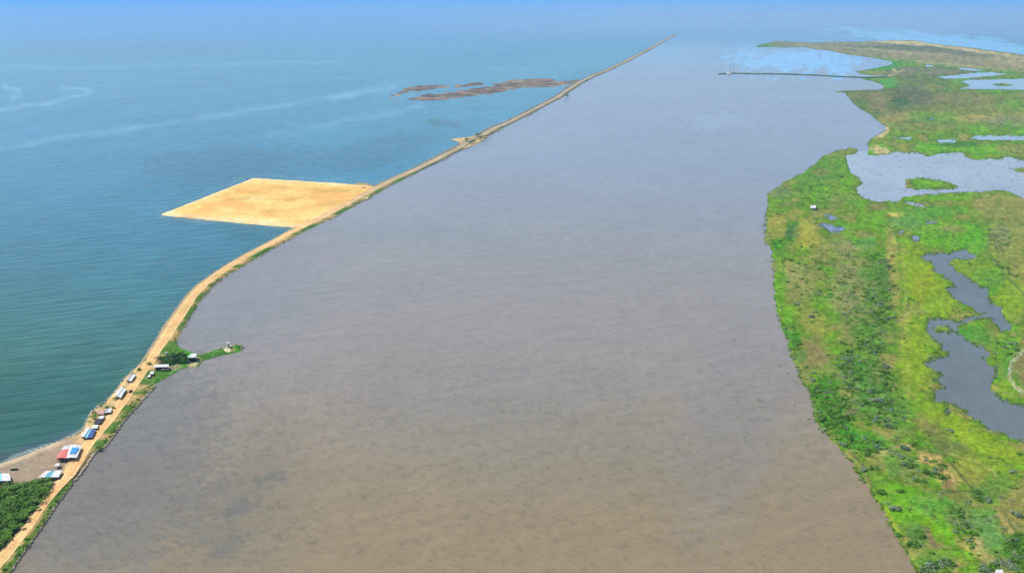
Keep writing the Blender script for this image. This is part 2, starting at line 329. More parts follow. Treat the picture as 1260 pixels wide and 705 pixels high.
def poly_sheet(name, poly, z, mat, c, kind='structure', n=40):
    P = np.asarray(poly, float); x0, y0 = P.min(0); x1, y1 = P.max(0)
    gx, gy = np.meshgrid(np.linspace(x0, x1, n), np.linspace(y0, y1, n))
    col = np.array(c) * (1 + 0.25 * fbm(gx / 30, gy / 14))[..., None]
    return mesh(name, G(gx, gy, z).reshape(-1, 3), grid_faces(n, n), mat, kind=kind, smooth=True, col=col.reshape(-1, 3))
poly_sheet('lagoon', [(1036,186.5),(1520,264)], 0.075, M_LAGOON, (0.27, 0.30, 0.34))
poly_sheet('lagoon', [(1124,304),(1340,580)], 0.12, M_LAGOON, (0.12, 0.14, 0.135))
poly_sheet('lagoon', [(1000,262),(1045,290)], 0.12, M_LAGOON, (0.14, 0.17, 0.25))
poly_sheet('lagoon', [(1094,160),(1520,177.5)], 0.12, M_LAGOON, (0.20, 0.26, 0.33))
poly_sheet('lagoon', [(1134,78),(1520,114)], 0.12, M_LAGOON, (0.10, 0.2, 0.34))
poly_sheet('lagoon', [(1098,270),(1160,299)], 0.12, M_LAGOON, (0.17, 0.2, 0.24))

# ------------------------------------------------------------------ marsh (right bank, with its lagoons)
Yg = np.concatenate([np.arange(46, 120, 0.8), np.arange(120, 300, 1.4), np.arange(300, 770, 2.0)])
Xg = np.concatenate([np.arange(922, 1290, 1.9), np.arange(1292, 1560, 6)])
PY, PX = np.meshgrid(Yg, Xg, indexing='ij')
amp = np.interp(PY, [46, 120, 300, 700], [0.5, 1.2, 3.0, 4.5])
WX = PX + amp * 3.4 * fbm(PX / 7, PY / 4.5, 4); WY = PY + amp * 2.0 * fbm(PX / 7 + 50, PY / 4.5 + 20, 4)
mask = sdf(WX, WY, LAND)
lag = sdf(WX, WY, LAGOON_MAIN)
for p in PONDS: lag = np.maximum(lag, sdf(WX, WY, p))
mask = np.minimum(mask, -lag)
for p in ISLETS: mask = np.maximum(mask, sdf(WX, WY, p))
land_sd = mask
GX = G(PX, PY, 0.0)
hgt = -0.5 + 1.1 * sstep(-1.5, 1.2, mask)
hgt += sstep(0.2, 3, mask) * (0.5 + 1.3 * fbm(GX[..., 0] / 9, GX[..., 1] / 9, 4) + 1.0 * fbm(GX[..., 0] / 45, GX[..., 1] / 45, 2))
V = G(PX, PY, 0.0); V[..., 2] = hgt
GREEN = (0.085, 0.155, 0.012); BRIGHT = (0.088, 0.235, 0.006); LIME = (0.145, 0.22, 0.008); OLIVE = (0.15, 0.155, 0.045); BROWN = (0.15, 0.12, 0.065); TAN = (0.36, 0.25, 0.11)
DARKG = (0.02, 0.085, 0.02); MINT = (0.075, 0.20, 0.045); GREY = (0.14, 0.15, 0.12); SANDC = (0.38, 0.30, 0.18); DEEP = (0.035, 0.155, 0.008); ORCH = (0.20, 0.19, 0.035); DKOL = (0.085, 0.10, 0.04)
base = np.zeros(PX.shape + (3,)) + np.array(GREEN)
n = fbm(PX / 18, PY / 9, 4)[..., None]
base = base * (1 - sstep(0.02, 0.14, n)) + np.array(OLIVE) * sstep(0.02, 0.14, n)
base = base * (1 - 0.8 * sstep(0.06, 0.2, -n)) + np.array(BRIGHT) * 0.8 * sstep(0.06, 0.2, -n)
blobs = [
 # far spit and upper marsh
 (1100,61,200,11,4,(0.185,0.15,0.095),0.95),(1200,66,150,11,6,(0.185,0.15,0.095),0.9),
 (1120,130,110,32,3,DKOL,0.8),(1200,140,90,14,2,OLIVE,0.6),(1190,122,80,8,0,BROWN,0.5),(1120,118,30,14,0,(0.07,0.075,0.055),0.7),(1085,128,26,14,30,BROWN,0.6),(1095,148,34,8,-10,TAN,0.35),(1200,147,30,5,0,TAN,0.4),
 (1150,145,40,8,0,BRIGHT,0.5),(1240,150,40,8,0,GREY,0.4),(1105,128,14,9,0,DARKG,0.6),(1130,158,60,6,0,OLIVE,0.6),(1110,90,22,7,-10,(0.12,0.115,0.08),0.9),(1090,82,26,6,-8,(0.04,0.17,0.025),0.95),(1092,103,14,6,0,(0.05,0.19,0.03),0.95),(1140,98,40,7,0,DKOL,0.8),
 (1160,88,50,6,0,(0.12,0.11,0.085),0.8),(1080,65,120,9,4,(0.17,0.15,0.085),0.95),(1180,74,130,8,7,(0.19,0.155,0.10),0.95),(1090,58,110,4,4,(0.09,0.095,0.06),0.9),(1190,66,100,4,7,(0.10,0.10,0.065),0.9),(1110,53,60,2.4,4,SANDC,0.9),(1040,54,60,2.2,2,(0.2,0.165,0.11),0.9),(1200,63,90,2.4,8,SANDC,0.9),(1280,80,80,9,8,(0.24,0.19,0.12),0.9),
 (1100,64,90,2.0,5,(0.23,0.19,0.12),0.8),(980,54,35,3,0,(0.17,0.14,0.085),0.9),(942,56,14,2.5,0,GREEN,0.9),(1170,80,60,2.4,6,(0.26,0.22,0.14),0.7),
 # banks of the north lagoon
 (1085,163,14,5,-35,SANDC,0.9),(1083,186,14,5,10,SANDC,0.8),(1110,180,30,6,10,OLIVE,0.8),(1150,182,30,7,0,BRIGHT,0.9),(1215,185,45,8,3,BRIGHT,0.85),(1180,178,30,4,0,DARKG,0.6),(1250,186,30,6,10,OLIVE,0.8),
 (1010,215,45,18,-30,(0.07,0.17,0.02),0.8),(1008,213,10,6,0,BROWN,0.5),(1030,245,30,12,0,(0.08,0.18,0.015),0.7),(962,240,14,8,0,(0.08,0.14,0.05),0.8),
 (955,278,14,18,0,ORCH,0.8),(993,290,16,22,-20,(0.24,0.22,0.03),0.7),(980,262,12,4,0,ORCH,0.7),(975,285,8,16,10,DARKG,0.8),(958,302,10,6,0,DEEP,0.8),(1030,250,12,6,0,BROWN,0.5),
 (1080,255,18,5,5,BROWN,0.6),(1103,264,12,4,3,(0.42,0.30,0.10),0.9),(1140,262,45,9,0,(0.05,0.19,0.02),0.7),(1120,275,40,8,0,MINT,0.8),(1170,290,60,18,0,BRIGHT,0.8),(1172,284,18,5,0,BROWN,0.6),(1160,244,40,4,0,BRIGHT,0.8),
 (1240,260,55,22,10,(0.17,0.16,0.055),0.85),(1245,300,35,40,0,(0.15,0.16,0.045),0.85),(1232,292,12,18,10,GREY,0.4),(1195,300,22,20,0,(0.07,0.23,0.012),0.8),(1255,335,20,30,0,(0.18,0.17,0.05),0.8),
 # scrub belt along the river
 (975,335,16,14,0,(0.20,0.19,0.07),0.8),(985,355,22,22,20,(0.17,0.17,0.06),0.7),(1000,395,26,16,40,(0.19,0.19,0.04),0.8),(960,350,7,55,4,BRIGHT,0.6),(1040,305,16,12,0,GREY,0.5),(1040,350,22,40,10,(0.17,0.15,0.085),0.6),
 (1066,300,14,10,0,MINT,0.8),(1080,345,24,40,-5,(0.045,0.12,0.03),0.55),(1100,330,8,60,-6,(0.24,0.20,0.07),0.7),(1114,430,8,60,0,(0.26,0.22,0.08),0.7),(1070,400,30,50,0,(0.06,0.12,0.035),0.5),(1050,380,20,30,0,(0.17,0.16,0.08),0.5),(1030,305,18,18,0,OLIVE,0.5),
 (973,415,10,22,-30,DEEP,0.9),(1000,440,26,20,30,(0.15,0.115,0.06),0.85),(985,438,8,12,0,(0.05,0.15,0.02),0.6),(1035,470,26,18,30,(0.17,0.17,0.055),0.7),(1060,465,40,26,20,(0.04,0.12,0.035),0.6),
 (1020,492,26,34,-18,DEEP,0.95),(1030,525,28,14,30,DEEP,0.8),(1048,508,9,5,0,(0.12,0.08,0.06),0.8),(1038,484,10,10,0,(0.22,0.18,0.07),0.6),(1080,500,34,24,0,(0.055,0.14,0.035),0.6),(1060,545,40,14,10,(0.03,0.17,0.015),0.8),(1110,515,16,30,0,(0.06,0.17,0.02),0.6),
 # lime marsh round the main lagoon
 (1128,335,26,40,-15,LIME,0.9),(1150,365,34,24,20,LIME,0.95),(1140,355,20,20,0,(0.19,0.20,0.008),0.6),(1125,440,22,60,0,LIME,0.9),(1150,400,16,60,0,(0.12,0.22,0.01),0.6),(1195,330,40,18,20,(0.13,0.2,0.012),0.8),(1215,345,20,16,30,(0.06,0.2,0.02),0.6),(1245,370,24,30,30,(0.14,0.22,0.012),0.85),
 (1200,412,28,12,15,(0.05,0.19,0.02),0.8),(1238,430,22,18,30,(0.09,0.21,0.015),0.8),(1252,455,24,34,0,(0.06,0.17,0.02),0.8),(1262,455,18,28,0,(0.15,0.125,0.06),0.95),(1255,460,3,26,12,(0.36,0.33,0.24),0.0),(1240,478,16,14,20,(0.13,0.21,0.012),0.8),
 (1170,520,60,12,28,LIME,0.9),(1215,550,60,13,22,LIME,0.95),(1150,535,34,12,35,(0.14,0.13,0.045),0.7),(1170,555,30,12,10,(0.075,0.10,0.03),0.8),(1215,575,50,14,20,(0.13,0.19,0.015),0.8),(1195,585,30,16,30,ORCH,0.8),
 (1142,565,18,8,10,(0.42,0.26,0.12),0.9),(1166,590,16,14,30,(0.38,0.25,0.11),0.75),(1165,598,10,8,0,(0.14,0.09,0.055),0.8),(1118,582,12,5,0,(0.30,0.16,0.09),0.8),(1095,560,14,4,0,(0.42,0.3,0.16),0.7),(1110,552,16,3,0,(0.40,0.28,0.15),0.6),(1110,575,30,18,20,(0.09,0.17,0.045),0.6),
 (1130,615,18,4,0,(0.24,0.11,0.06),0.7),(1110,625,36,26,30,BRIGHT,0.95),(1150,625,34,16,10,(0.07,0.2,0.03),0.7),(1086,600,6,34,-33,(0.10,0.21,0.015),0.8),(1090,632,4,40,-30,(0.17,0.23,0.015),0.8),(1145,665,8,18,-35,(0.13,0.09,0.06),0.85),(1127,660,12,18,-20,(0.05,0.14,0.05),0.6),(1162,655,8,26,-30,BRIGHT,0.9),
 (1185,640,22,18,30,(0.10,0.15,0.07),0.7),(1215,655,18,34,-25,(0.085,0.185,0.06),0.8),(1190,670,12,10,0,TAN,0.45),(1208,680,9,26,-25,(0.30,0.24,0.11),0.7),(1250,625,26,34,0,(0.17,0.155,0.05),0.95),(1225,600,20,22,20,(0.07,0.16,0.03),0.6),(1235,640,5,30,-35,(0.28,0.2,0.09),0.5),(1250,675,20,20,0,(0.03,0.15,0.02),0.9),(1150,690,30,12,0,(0.09,0.19,0.03),0.7),(1230,695,26,8,0,(0.16,0.17,0.08),0.8),(1205,610,16,8,30,(0.03,0.12,0.02),0.7)]
col = paint(base, PX, PY, blobs, np.interp(PY, [50, 110, 260], [0.12, 0.45, 0.8]), 2)
def ditch(line, w, c, s):
    global col
    d = seg_dist(PX + 3 * fbm(PX / 9, PY / 9), PY + 2 * fbm(PX / 9 + 8, PY / 9), line, False); k = (s * (1 - sstep(w * 0.5, w * 1.4, d)))[..., None]
    col = col * (1 - k) + np.array(c) * k
ditch([(1166,566),(1180,584),(1196,603)], 1.0, (0.05,0.05,0.03), 0.8); ditch([(1158,607),(1176,607),(1202,606)], 1.0, (0.05,0.06,0.03), 0.8)
ditch([(1046,556),(1060,572),(1068,590),(1072,600)], 1.5, (0.09,0.07,0.04), 0.7); ditch([(1240,640),(1252,660),(1270,684)], 1.4, (0.05,0.07,0.03), 0.7)
ditch([(1098,86),(1106,90),(1113,86)], 1.0, SANDC, 0.8); ditch([(1098,92.5),(1090,94.5),(1104,90.5)], 0.8, SANDC, 0.7)
ditch([(1260,432),(1250,440),(1243,452),(1242,465),(1249,478),(1264,488)], 2.2, (0.30,0.27,0.18), 0.7)
ditch([(1109,300),(1112,340),(1117,400),(1118,470),(1116,520)], 2.0, (0.26,0.22,0.08), 0.22); ditch([(1168,560),(1200,568),(1226,585),(1222,592)], 1.0, (0.26,0.22,0.09), 0.6)
ditch([(1224,320),(1236,340),(1262,365)], 1.6, (0.06,0.09,0.04), 0.6); ditch([(1214,270),(1218,290),(1214,310),(1226,325)], 1.6, (0.05,0.09,0.03), 0.5)
fz = fbm(PX / 3.2, PY / 1.7, 4)[..., None]; col = col * (1 + 1.15 * fz); fz = fbm(PX / 5 + 70, PY / 2.2, 4)[..., None]; tn = sstep(0.08, 0.24, fz) * 0.32; col = col * (1 - tn) + np.array((0.21, 0.19, 0.075)) * tn; tn = sstep(0.08, 0.24, -fz) * 0.4; col = col * (1 - tn) + np.array((0.04, 0.12, 0.02)) * tn
col = np.clip(col * (1.22, 1.28, 1.0), 0.008, 0.8)
k = (sstep(1.3, 0.0, mask) * 0.45)[..., None]; col = col * (1 - k) + np.array((0.04, 0.10, 0.02)) * k
# keep only the cells that come near the surface
fc = grid_faces(*PX.shape); keep = (hgt.ravel()[fc] > -0.45).any(1); fc = fc[keep]
used = np.zeros(PX.size, bool); used[fc.ravel()] = True; remap = np.cumsum(used) - 1
mesh('marsh_ground', V.reshape(-1, 3)[used], remap[fc], M_MARSH, kind='structure', smooth=True, col=col.reshape(-1, 3)[used])
mpts = (PX, PY, land_sd)

# ------------------------------------------------------------------ heightfield patches on the sea side
def patch(name, poly, z, mat, cfun, step=1.5, edge=1.6, noiseamp=0.6, rough=0.15, kind='structure', depth=-0.6):
    P = np.asarray(poly, float); x0, y0 = P.min(0) - 3; x1, y1 = P.max(0) + 3
    sy = step if y1 - y0 > 40 else max((y1 - y0) / 40, 0.3)
    gx, gy = np.meshgrid(np.arange(x0, x1, step), np.arange(y0, y1, sy))
    m = sdf(gx + noiseamp * 3 * fbm(gx / 5, gy / 4), gy + noiseamp * 2 * fbm(gx / 5 + 9, gy / 4), P)
    W = G(gx, gy, 0.0); h = depth + (z - depth) * sstep(-edge, edge * 0.3, m) + rough * fbm(W[..., 0] / 8, W[..., 1] / 8, 3) * sstep(0, edge, m)
    zz = np.where(m > -edge, z, 0.0); V = G(gx, gy, z * 0.999); V[..., 2] = h
    c = cfun(gx, gy, m)
    fc = grid_faces(*gx.shape); keep = (h.ravel()[fc] > depth + 0.05).any(1); fc = fc[keep]
    used = np.zeros(gx.size, bool); used[fc.ravel()] = True; remap = np.cumsum(used) - 1
    return mesh(name, V.reshape(-1, 3)[used], remap[fc], mat, kind=kind, smooth=True, col=c.reshape(-1, 3)[used])
YS = np.array((0.80, 0.50, 0.165))
def c_platform(x, y, m):
    n = fbm(x / 40, y / 9, 4)[..., None]; c = YS * (1 + 0.35 * n) + np.array((0.05, 0.08, 0.10)) * sstep(0.05, 0.25, n)
    c = c * (1 - 0.25 * sstep(0.05, 0.2, -n) * np.array((0.2, 0.6, 1.0)))
    k = sstep(4.0, 1.0, m)[..., None]; c = c * (1 - 0.5 * k) + np.array((0.75, 0.62, 0.38)) * 0.5 * k
    for ln in ([(380,272),(400,250),(340,238),(250,252)],[(460,232),(400,236),(320,226)],[(455,236),(380,256),(300,262),(240,258)],[(440,240),(350,246),(260,244)]):
        d = seg_dist(x + 8 * fbm(x / 30, y / 12), y + 4 * fbm(x / 30 + 7, y / 12), ln, False); kk = (0.22 * np.exp(-(d / 1.3) ** 2))[..., None]; c = c * (1 - kk) + np.array((0.45, 0.27, 0.10)) * kk
    dmp = (sstep(0.10, 0.26, fbm(x / 14 + 31, y / 5, 4)) * 0.35)[..., None]; c = c * (1 - dmp) + np.array((0.55, 0.33, 0.13)) * dmp
    return np.clip(c, 0, 0.85)
patch('sand_platform', PLATFORM, 1.6, M_SAND, c_platform, 1.2, 1.3, 0.45, 0.5)
coast_poly = COAST + [(r[1] + 2, r[0]) for r in ROAD[::-1] if 430 < r[0]] + [(-300, 790)]
def c_beach(x, y, m):
    n = fbm(x / 8, y / 5, 4)[..., None]; c = np.zeros(x.shape + (3,)) + np.array((0.30, 0.235, 0.165)); c = c * (1 + 0.5 * n)
    dd = seg_dist(x, y, COAST, False)[..., None]
    k = sstep(7, 2.5, dd) * sstep(95, 60, x)[..., None]; c = c * (1 - k) + np.array((0.52, 0.40, 0.27)) * k
    k = (sstep(86, 112, x + 0.3 * (560 - y)))[..., None]; c = c * (1 - k) + np.array((0.60, 0.42, 0.19)) * (1 + n) * k
    k = sstep(0.12, 0.22, fbm(x / 5 + 30, y / 4, 3))[..., None] * sstep(96, 108, x)[..., None]; c = c * (1 - k) + np.array((0.14, 0.19, 0.05)) * k
    k = sstep(590, 600, y)[..., None]; c = c * (1 - k) + np.array((0.06, 0.09, 0.03)) * k
    return c
patch('beach', coast_poly, 1.2, M_SAND, c_beach, 1.2, 2.2, 0.5, 0.3)
GROYNE = [(196,436),(210,424),(216,423),(222,428),(233,431.5),(240,435),(248,436),(265,430.6),(276.7,427),(288,424.4),(296,424.4),(298,427),(295,430.6),(283.5,433.5),(267.6,437),(249.5,442),(243,450),(231,450),(221,453),(210,460),(193,469),(181,479),(172,482)]
def c_groyne(x, y, m):
    n = fbm(x / 6, y / 4, 4)[..., None]; c = np.zeros(x.shape + (3,)) + np.array((0.055, 0.20, 0.02)); c = c * (1 + 0.9 * n)
    return paint(np.clip(c, 0.01, 1), x, y, [(237,448,8,4,0,(0.5,0.42,0.22),0.9),(212,452,12,4,-10,(0.36,0.28,0.19),0.7),(188,455,8,7,0,(0.2,0.19,0.1),0.7),(280,430,5,4,0,(0.62,0.55,0.36),0.9),(286,430,4,3,0,(0.3,0.22,0.12),0.8),(245,443,4,4,0,(0.45,0.38,0.25),0.7),(182,472,8,6,0,(0.4,0.36,0.2),0.6)], 0.3)
patch('groyne', GROYNE, 1.0, M_MARSH, c_groyne, 1.0, 1.4, 0.4, 0.6)
patch('sand_spur', [(556,170.5),(566,169.5),(576,169),(585,167),(596,163),(604,160),(600,168),(585,177),(572,182),(560,184),(566,178),(566,174)], 1.4, M_SAND, lambda x, y, m: np.zeros(x.shape + (3,)) + np.array((0.5, 0.36, 0.18)), 0.8, 0.8, 0.3, 0.2)
def c_shoal(x, y, m):
    n = fbm(x / 9, y / 2.5, 4)[..., None]; n = fbm(x / 14, y / 1.6, 4)[..., None]; c = np.array((0.15, 0.118, 0.09)) * (1 + 1.6 * n)
    k = sstep(0.08, 0.2, n); c = c * (1 - k) + np.array((0.28, 0.215, 0.16)) * k
    return np.clip(c, 0.02, 1)
for p in SHOALS: patch('shoal', p, 0.5, M_SHOAL, c_shoal, 0.9, 0.9, 2.2, 1.2, depth=-0.4)

# heaps of fill dumped at the root of the sand platform
for hx, hy, hr, hh in ((440,226.6,7,2.4),(446,227,8,3.2),(452,227.6,6,2.6),(447,231,6,2.0),(458,229.4,5,2.2)):
    g = G(hx, hy, 1.5); V = [(0, 0, hh)]; k_ = 18
    for ring in (0.35, 0.7, 1.1):
        V += [(hr * ring * math.cos(a * 6.2832 / k_) * rng.uniform(0.88, 1.12), hr * ring * math.sin(a * 6.2832 / k_) * rng.uniform(0.88, 1.12), hh * (1 - ring) * rng.uniform(0.85, 1.1)) for a in range(k_)]
    Fs = [(0, 1 + a, 1 + (a + 1) % k_) for a in range(k_)] + [(1 + q * k_ + a, 1 + (q + 1) * k_ + a, 1 + (q + 1) * k_ + (a + 1) % k_, 1 + q * k_ + (a + 1) % k_) for q in (0, 1) for a in range(k_)]
    o = mesh('sand_heap', V, Fs, M_SAND, col=np.tile(np.array((0.42, 0.30, 0.13)), (len(V), 1))); o.location = tuple(g)
    tag(o, 'low brownish heap of fill at the root corner of the sand platform', 'sand heap', 'heaps of fill on the sand platform')

# ------------------------------------------------------------------ causeway
def resample(R_, n):
    A = np.array(R_, float); s = np.concatenate([[0], np.cumsum(np.hypot(np.diff(A[:, 0]), np.diff(A[:, 1])))]); u = np.linspace(0, s[-1], n)
    return np.stack([np.interp(u, s, A[:, k]) for k in range(A.shape[1])], 1)
RS = resample(ROAD, 620)
_k = np.interp(RS[:, 0], [42, 130, 230], [0.34, 0.22, 0.0]); _w = RS[:, 3] - RS[:, 1]; RS[:, 1] += _w * _k * 0.5; RS[:, 3] -= _w * _k * 0.5; RS[:, 2] -= _w * _k * 0.45
def row(y, x, z, jit=0.0, seed=0):
    x = x + jit * 3 * fbm(np.arange(len(x)) / 2.2 + seed, np.zeros(len(x)) + seed, 3); return G(x, y, z)
y, xl, xr, xw = RS.T
wpx = np.interp(y, [42, 100, 250, 500, 800], [0.6, 1.0, 2.4, 4.0, 5.0])
prof = [row(y, xl - wpx * 1.6, -0.7, 0.6, 1), row(y, xl - wpx * 0.7, 1.3, 0.5, 2), row(y, xl, 2.0), row(y, xr, 2.0), row(y, np.maximum(xw - 0.7 * wpx, xr + 0.4), 0.6, 0.5, 3), row(y, xw + 0.5 * wpx, -0.35, 1.0, 4)]
V = np.stack(prof, 1); n, k = V.shape[:2]
ts = np.linspace(0, 1, n)
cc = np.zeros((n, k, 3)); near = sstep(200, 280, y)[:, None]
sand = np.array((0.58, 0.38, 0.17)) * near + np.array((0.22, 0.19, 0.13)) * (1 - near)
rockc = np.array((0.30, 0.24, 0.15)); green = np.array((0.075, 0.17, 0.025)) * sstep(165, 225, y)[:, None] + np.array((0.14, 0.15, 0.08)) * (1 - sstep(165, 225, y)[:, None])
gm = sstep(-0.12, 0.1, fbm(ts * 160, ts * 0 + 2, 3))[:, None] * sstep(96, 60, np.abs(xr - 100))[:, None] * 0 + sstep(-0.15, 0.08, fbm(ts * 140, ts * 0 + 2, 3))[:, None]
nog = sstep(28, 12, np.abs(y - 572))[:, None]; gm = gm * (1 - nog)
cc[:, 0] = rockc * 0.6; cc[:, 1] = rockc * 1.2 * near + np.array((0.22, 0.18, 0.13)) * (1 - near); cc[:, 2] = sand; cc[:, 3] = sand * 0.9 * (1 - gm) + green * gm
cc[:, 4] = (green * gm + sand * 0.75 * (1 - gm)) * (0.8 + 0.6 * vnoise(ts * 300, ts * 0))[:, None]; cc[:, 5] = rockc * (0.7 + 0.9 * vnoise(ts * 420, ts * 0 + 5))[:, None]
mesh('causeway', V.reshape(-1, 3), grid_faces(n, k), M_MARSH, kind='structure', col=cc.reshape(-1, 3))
# the sandy road on its crest
A = row(y, xl + 0.06 * (xr - xl), 2.05); B = row(y, xr - 0.06 * (xr - xl), 2.05)
U = np.linspace(0, 1, 7); V = A[:, None] * (1 - U)[None, :, None] + B[:, None] * U[None, :, None]
V[..., 2] += 0.12 * (1 - (2 * U - 1) ** 2)[None]
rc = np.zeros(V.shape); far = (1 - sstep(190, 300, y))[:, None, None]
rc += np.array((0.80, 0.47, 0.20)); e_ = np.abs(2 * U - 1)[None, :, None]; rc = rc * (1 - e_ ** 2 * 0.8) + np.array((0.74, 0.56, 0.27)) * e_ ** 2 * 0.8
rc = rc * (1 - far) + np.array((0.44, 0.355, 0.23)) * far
rut = np.exp(-((np.abs(2 * U - 1) - 0.35) / 0.18) ** 2)[None, :, None]; rc = rc * (1 - 0.14 * rut)
rc *= (0.93 + 0.28 * fbm(ts * 90, ts * 0, 3))[:, None, None] * (1 + 0.12 * fbm(np.tile(ts[:, None] * 250, (1, 7)), np.tile(U[None] * 4, (n, 1)), 2))[..., None]
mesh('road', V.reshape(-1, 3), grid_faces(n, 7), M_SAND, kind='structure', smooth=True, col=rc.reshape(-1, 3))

# thin dyke that shuts off the northern bay
D = resample([(91.2, 884), (90.6, 897), (90.3, 905), (91.0, 930), (91.2, 960), (92.4, 1000), (94.2, 1030), (95.6, 1066), (94.6, 1092)], 160)
dy, dx = D.T; js = 0.25 * fbm(np.arange(160) / 3., np.zeros(160), 3)
V = np.stack([G(dx, dy - 0.9 - js, -0.5), G(dx, dy - 0.5, 1.6), G(dx, dy + 0.3, 1.6), G(dx, dy + 0.9 + js, -0.5)], 1)
gc = np.clip(fbm(np.arange(160) / 4., np.zeros(160) + 3, 3) + 0.6, 0, 1)[:, None, None]
cc = gc * np.array((0.035, 0.10, 0.035)) + (1 - gc) * np.array((0.2, 0.24, 0.16)); cc = np.tile(cc, (1, 4, 1)); cc[:, 3] = (0.25, 0.27, 0.27)
mesh('dyke', V.reshape(-1, 3), grid_faces(160, 4), M_MARSH, kind='structure', col=cc.reshape(-1, 3))

# ------------------------------------------------------------------ riprap stones (nobody could count them)
def rock_template(seed):
    r = np.random.default_rng(seed); v = np.array([(x, y, z) for x in (-1, 1) for y in (-1, 1) for z in (-1, 1)], float) * 0.5; v += r.normal(0, 0.13, v.shape)
    return v, np.array([(0, 1, 3, 2), (4, 6, 7, 5), (0, 4, 5, 1), (2, 3, 7, 6), (0, 2, 6, 4), (1, 5, 7, 3)])
def scatter(name, tmpl, P, size, mat, label=None, cat=None, zs=1.0, kind='stuff'):
    Vs, Fs, o = [], [], 0
    for i, (p, s) in enumerate(zip(P, size)):
        v, f = tmpl[i % len(tmpl)]; a = rng.uniform(0, 6.28); c_, s_ = math.cos(a), math.sin(a)
        w = v @ np.array([[c_, s_, 0], [-s_, c_, 0], [0, 0, zs]]) * s + p; Vs.append(w); Fs.append(f + o); o += len(v)
    ob = mesh(name, np.concatenate(Vs), np.concatenate(Fs), mat)
    ob['kind'] = kind
    if label: tag(ob, label, cat)
    return ob
rt = [rock_template(i) for i in range(8)]
P, Z = [], []
for _ in range(3400):
    yy = 60 + 660 * rng.random() ** 1.2; side = rng.random()
    xl_ = np.interp(yy, ry, np.array([r[1] for r in ROAD])[::-1]); xw_ = np.interp(yy, ry, np.array([r[3] for r in ROAD])[::-1])
    w_ = np.interp(yy, [42, 100, 250, 500, 800], [1.0, 1.6, 3.0, 4.0, 5.0])
    if side < 0.5 and yy < 432: x_ = xl_ - w_ * rng.uniform(0.6, 1.3)
    else:
        if 432 < yy < 475: continue
        x_ = xw_ + w_ * rng.uniform(-0.2, 0.45)
    if side > 0.5 and vnoise(np.array([yy / 5.]), np.array([1.7]))[0] < 0.66: continue
    P.append(G(x_, yy, 0.45)); Z.append(rng.uniform(0.6, 1.2) * (1 + 1.2 * (yy < 200)))
for _ in range(420):     # along the coast by the huts and the groyne
    line = COAST[6:] if rng.random() < 0.5 else GROYNE[6:]
    k_ = rng.integers(0, len(line) - 1); t_ = rng.random(); a, b = np.array(line[k_]), np.array(line[k_ + 1]); q = a * (1 - t_) + b * t_ + rng.normal(0, 0.6, 2)
    P.append(G(q[0], q[1], 0.3)); Z.append(rng.uniform(0.6, 1.4))
scatter('riprap', rt, P, Z, M_ROCK, zs=0.8)
P = [G(q[0] + rng.normal(0, 1.2), q[1] + rng.normal(0, 1.2), 0.9) for q in resample([(1264,430),(1250,440),(1243,452),(1242,465),(1249,478),(1266,488)], 70)]
scatter('stone_rim', rt, P, rng.uniform(0.5, 1.3, len(P)), flat_mat('white_stone', (0.5, 0.47, 0.38), 0.9, 0.3))

# ------------------------------------------------------------------ vegetation
def clump(seed, n=90, leaf=0.26, flat=0.75):
    r = np.random.default_rng(seed); V, Fs = [], []
    lob = r.normal(0, 0.42, (6, 3)) * (1, 1, 0.5); lr = r.uniform(0.45, 0.75, 6)
    for i in range(n):
        j = r.integers(0, 6); d = r.normal(0, 1, 3); d[2] = abs(d[2]) * 0.9 - 0.1; d /= np.linalg.norm(d)
        c = lob[j] + d * lr[j] * r.uniform(0.75, 1.05); nrm = d + r.normal(0, 0.35, 3); nrm[2] += 0.3; nrm /= np.linalg.norm(nrm)
        a = np.cross(nrm, r.normal(0, 1, 3)); a /= np.linalg.norm(a); b = np.cross(nrm, a); s = leaf * r.uniform(0.6, 1.3)
        o = len(V); V += [c - a * s, c + b * s * 0.7, c + a * s, c - b * s * 0.7]; Fs.append((o, o + 1, o + 2, o + 3))
    V = np.array(V); V[:, 2] = np.maximum(V[:, 2] * flat + 0.35, 0.02); return V, np.array(Fs)
big = [clump(i, 260, 0.17) for i in range(6)]; small = [clump(50 + i, 46, 0.34, 0.6) for i in range(6)]
def trunk_mesh(h=1.0, r=0.07):
    V, Fs = [], []
    def limb(p, q, r0, r1):
        o = len(V); p = Vector(p); q = Vector(q); d = (q - p).normalized(); u = d.orthogonal().normalized(); w = d.cross(u)
        for c_, rr in ((p, r0), (q, r1)):
            for k_ in range(6): a = k_ * math.pi / 3; V.append(tuple(c_ + (u * math.cos(a) + w * math.sin(a)) * rr))
        for k_ in range(6): Fs.append((o + k_, o + (k_ + 1) % 6, o + 6 + (k_ + 1) % 6, o + 6 + k_))
    limb((0, 0, -0.2), (0.03, 0.02, h * 0.5), r * 1.4, r)
    for a in range(5):
        an = a * 1.256 + 0.4; limb((0.03, 0.02, h * 0.45), (0.4 * math.cos(an), 0.4 * math.sin(an), h * 0.85), r * 0.7, r * 0.3)
    return V, Fs
LIBC = {}
def crown_data(kind, i, lib):
    key = (kind, i, id(lib))
    if key not in LIBC:
        v, f = lib[i]; o = mesh('crown', v, f, M_LEAF[kind], link=False); LIBC[key] = o.data; bpy.data.objects.remove(o)
    return LIBC[key]
tv, tf = trunk_mesh(); _o = mesh('trunk', tv, tf, M_TRUNK, link=False); TRUNK = _o.data; bpy.data.objects.remove(_o)
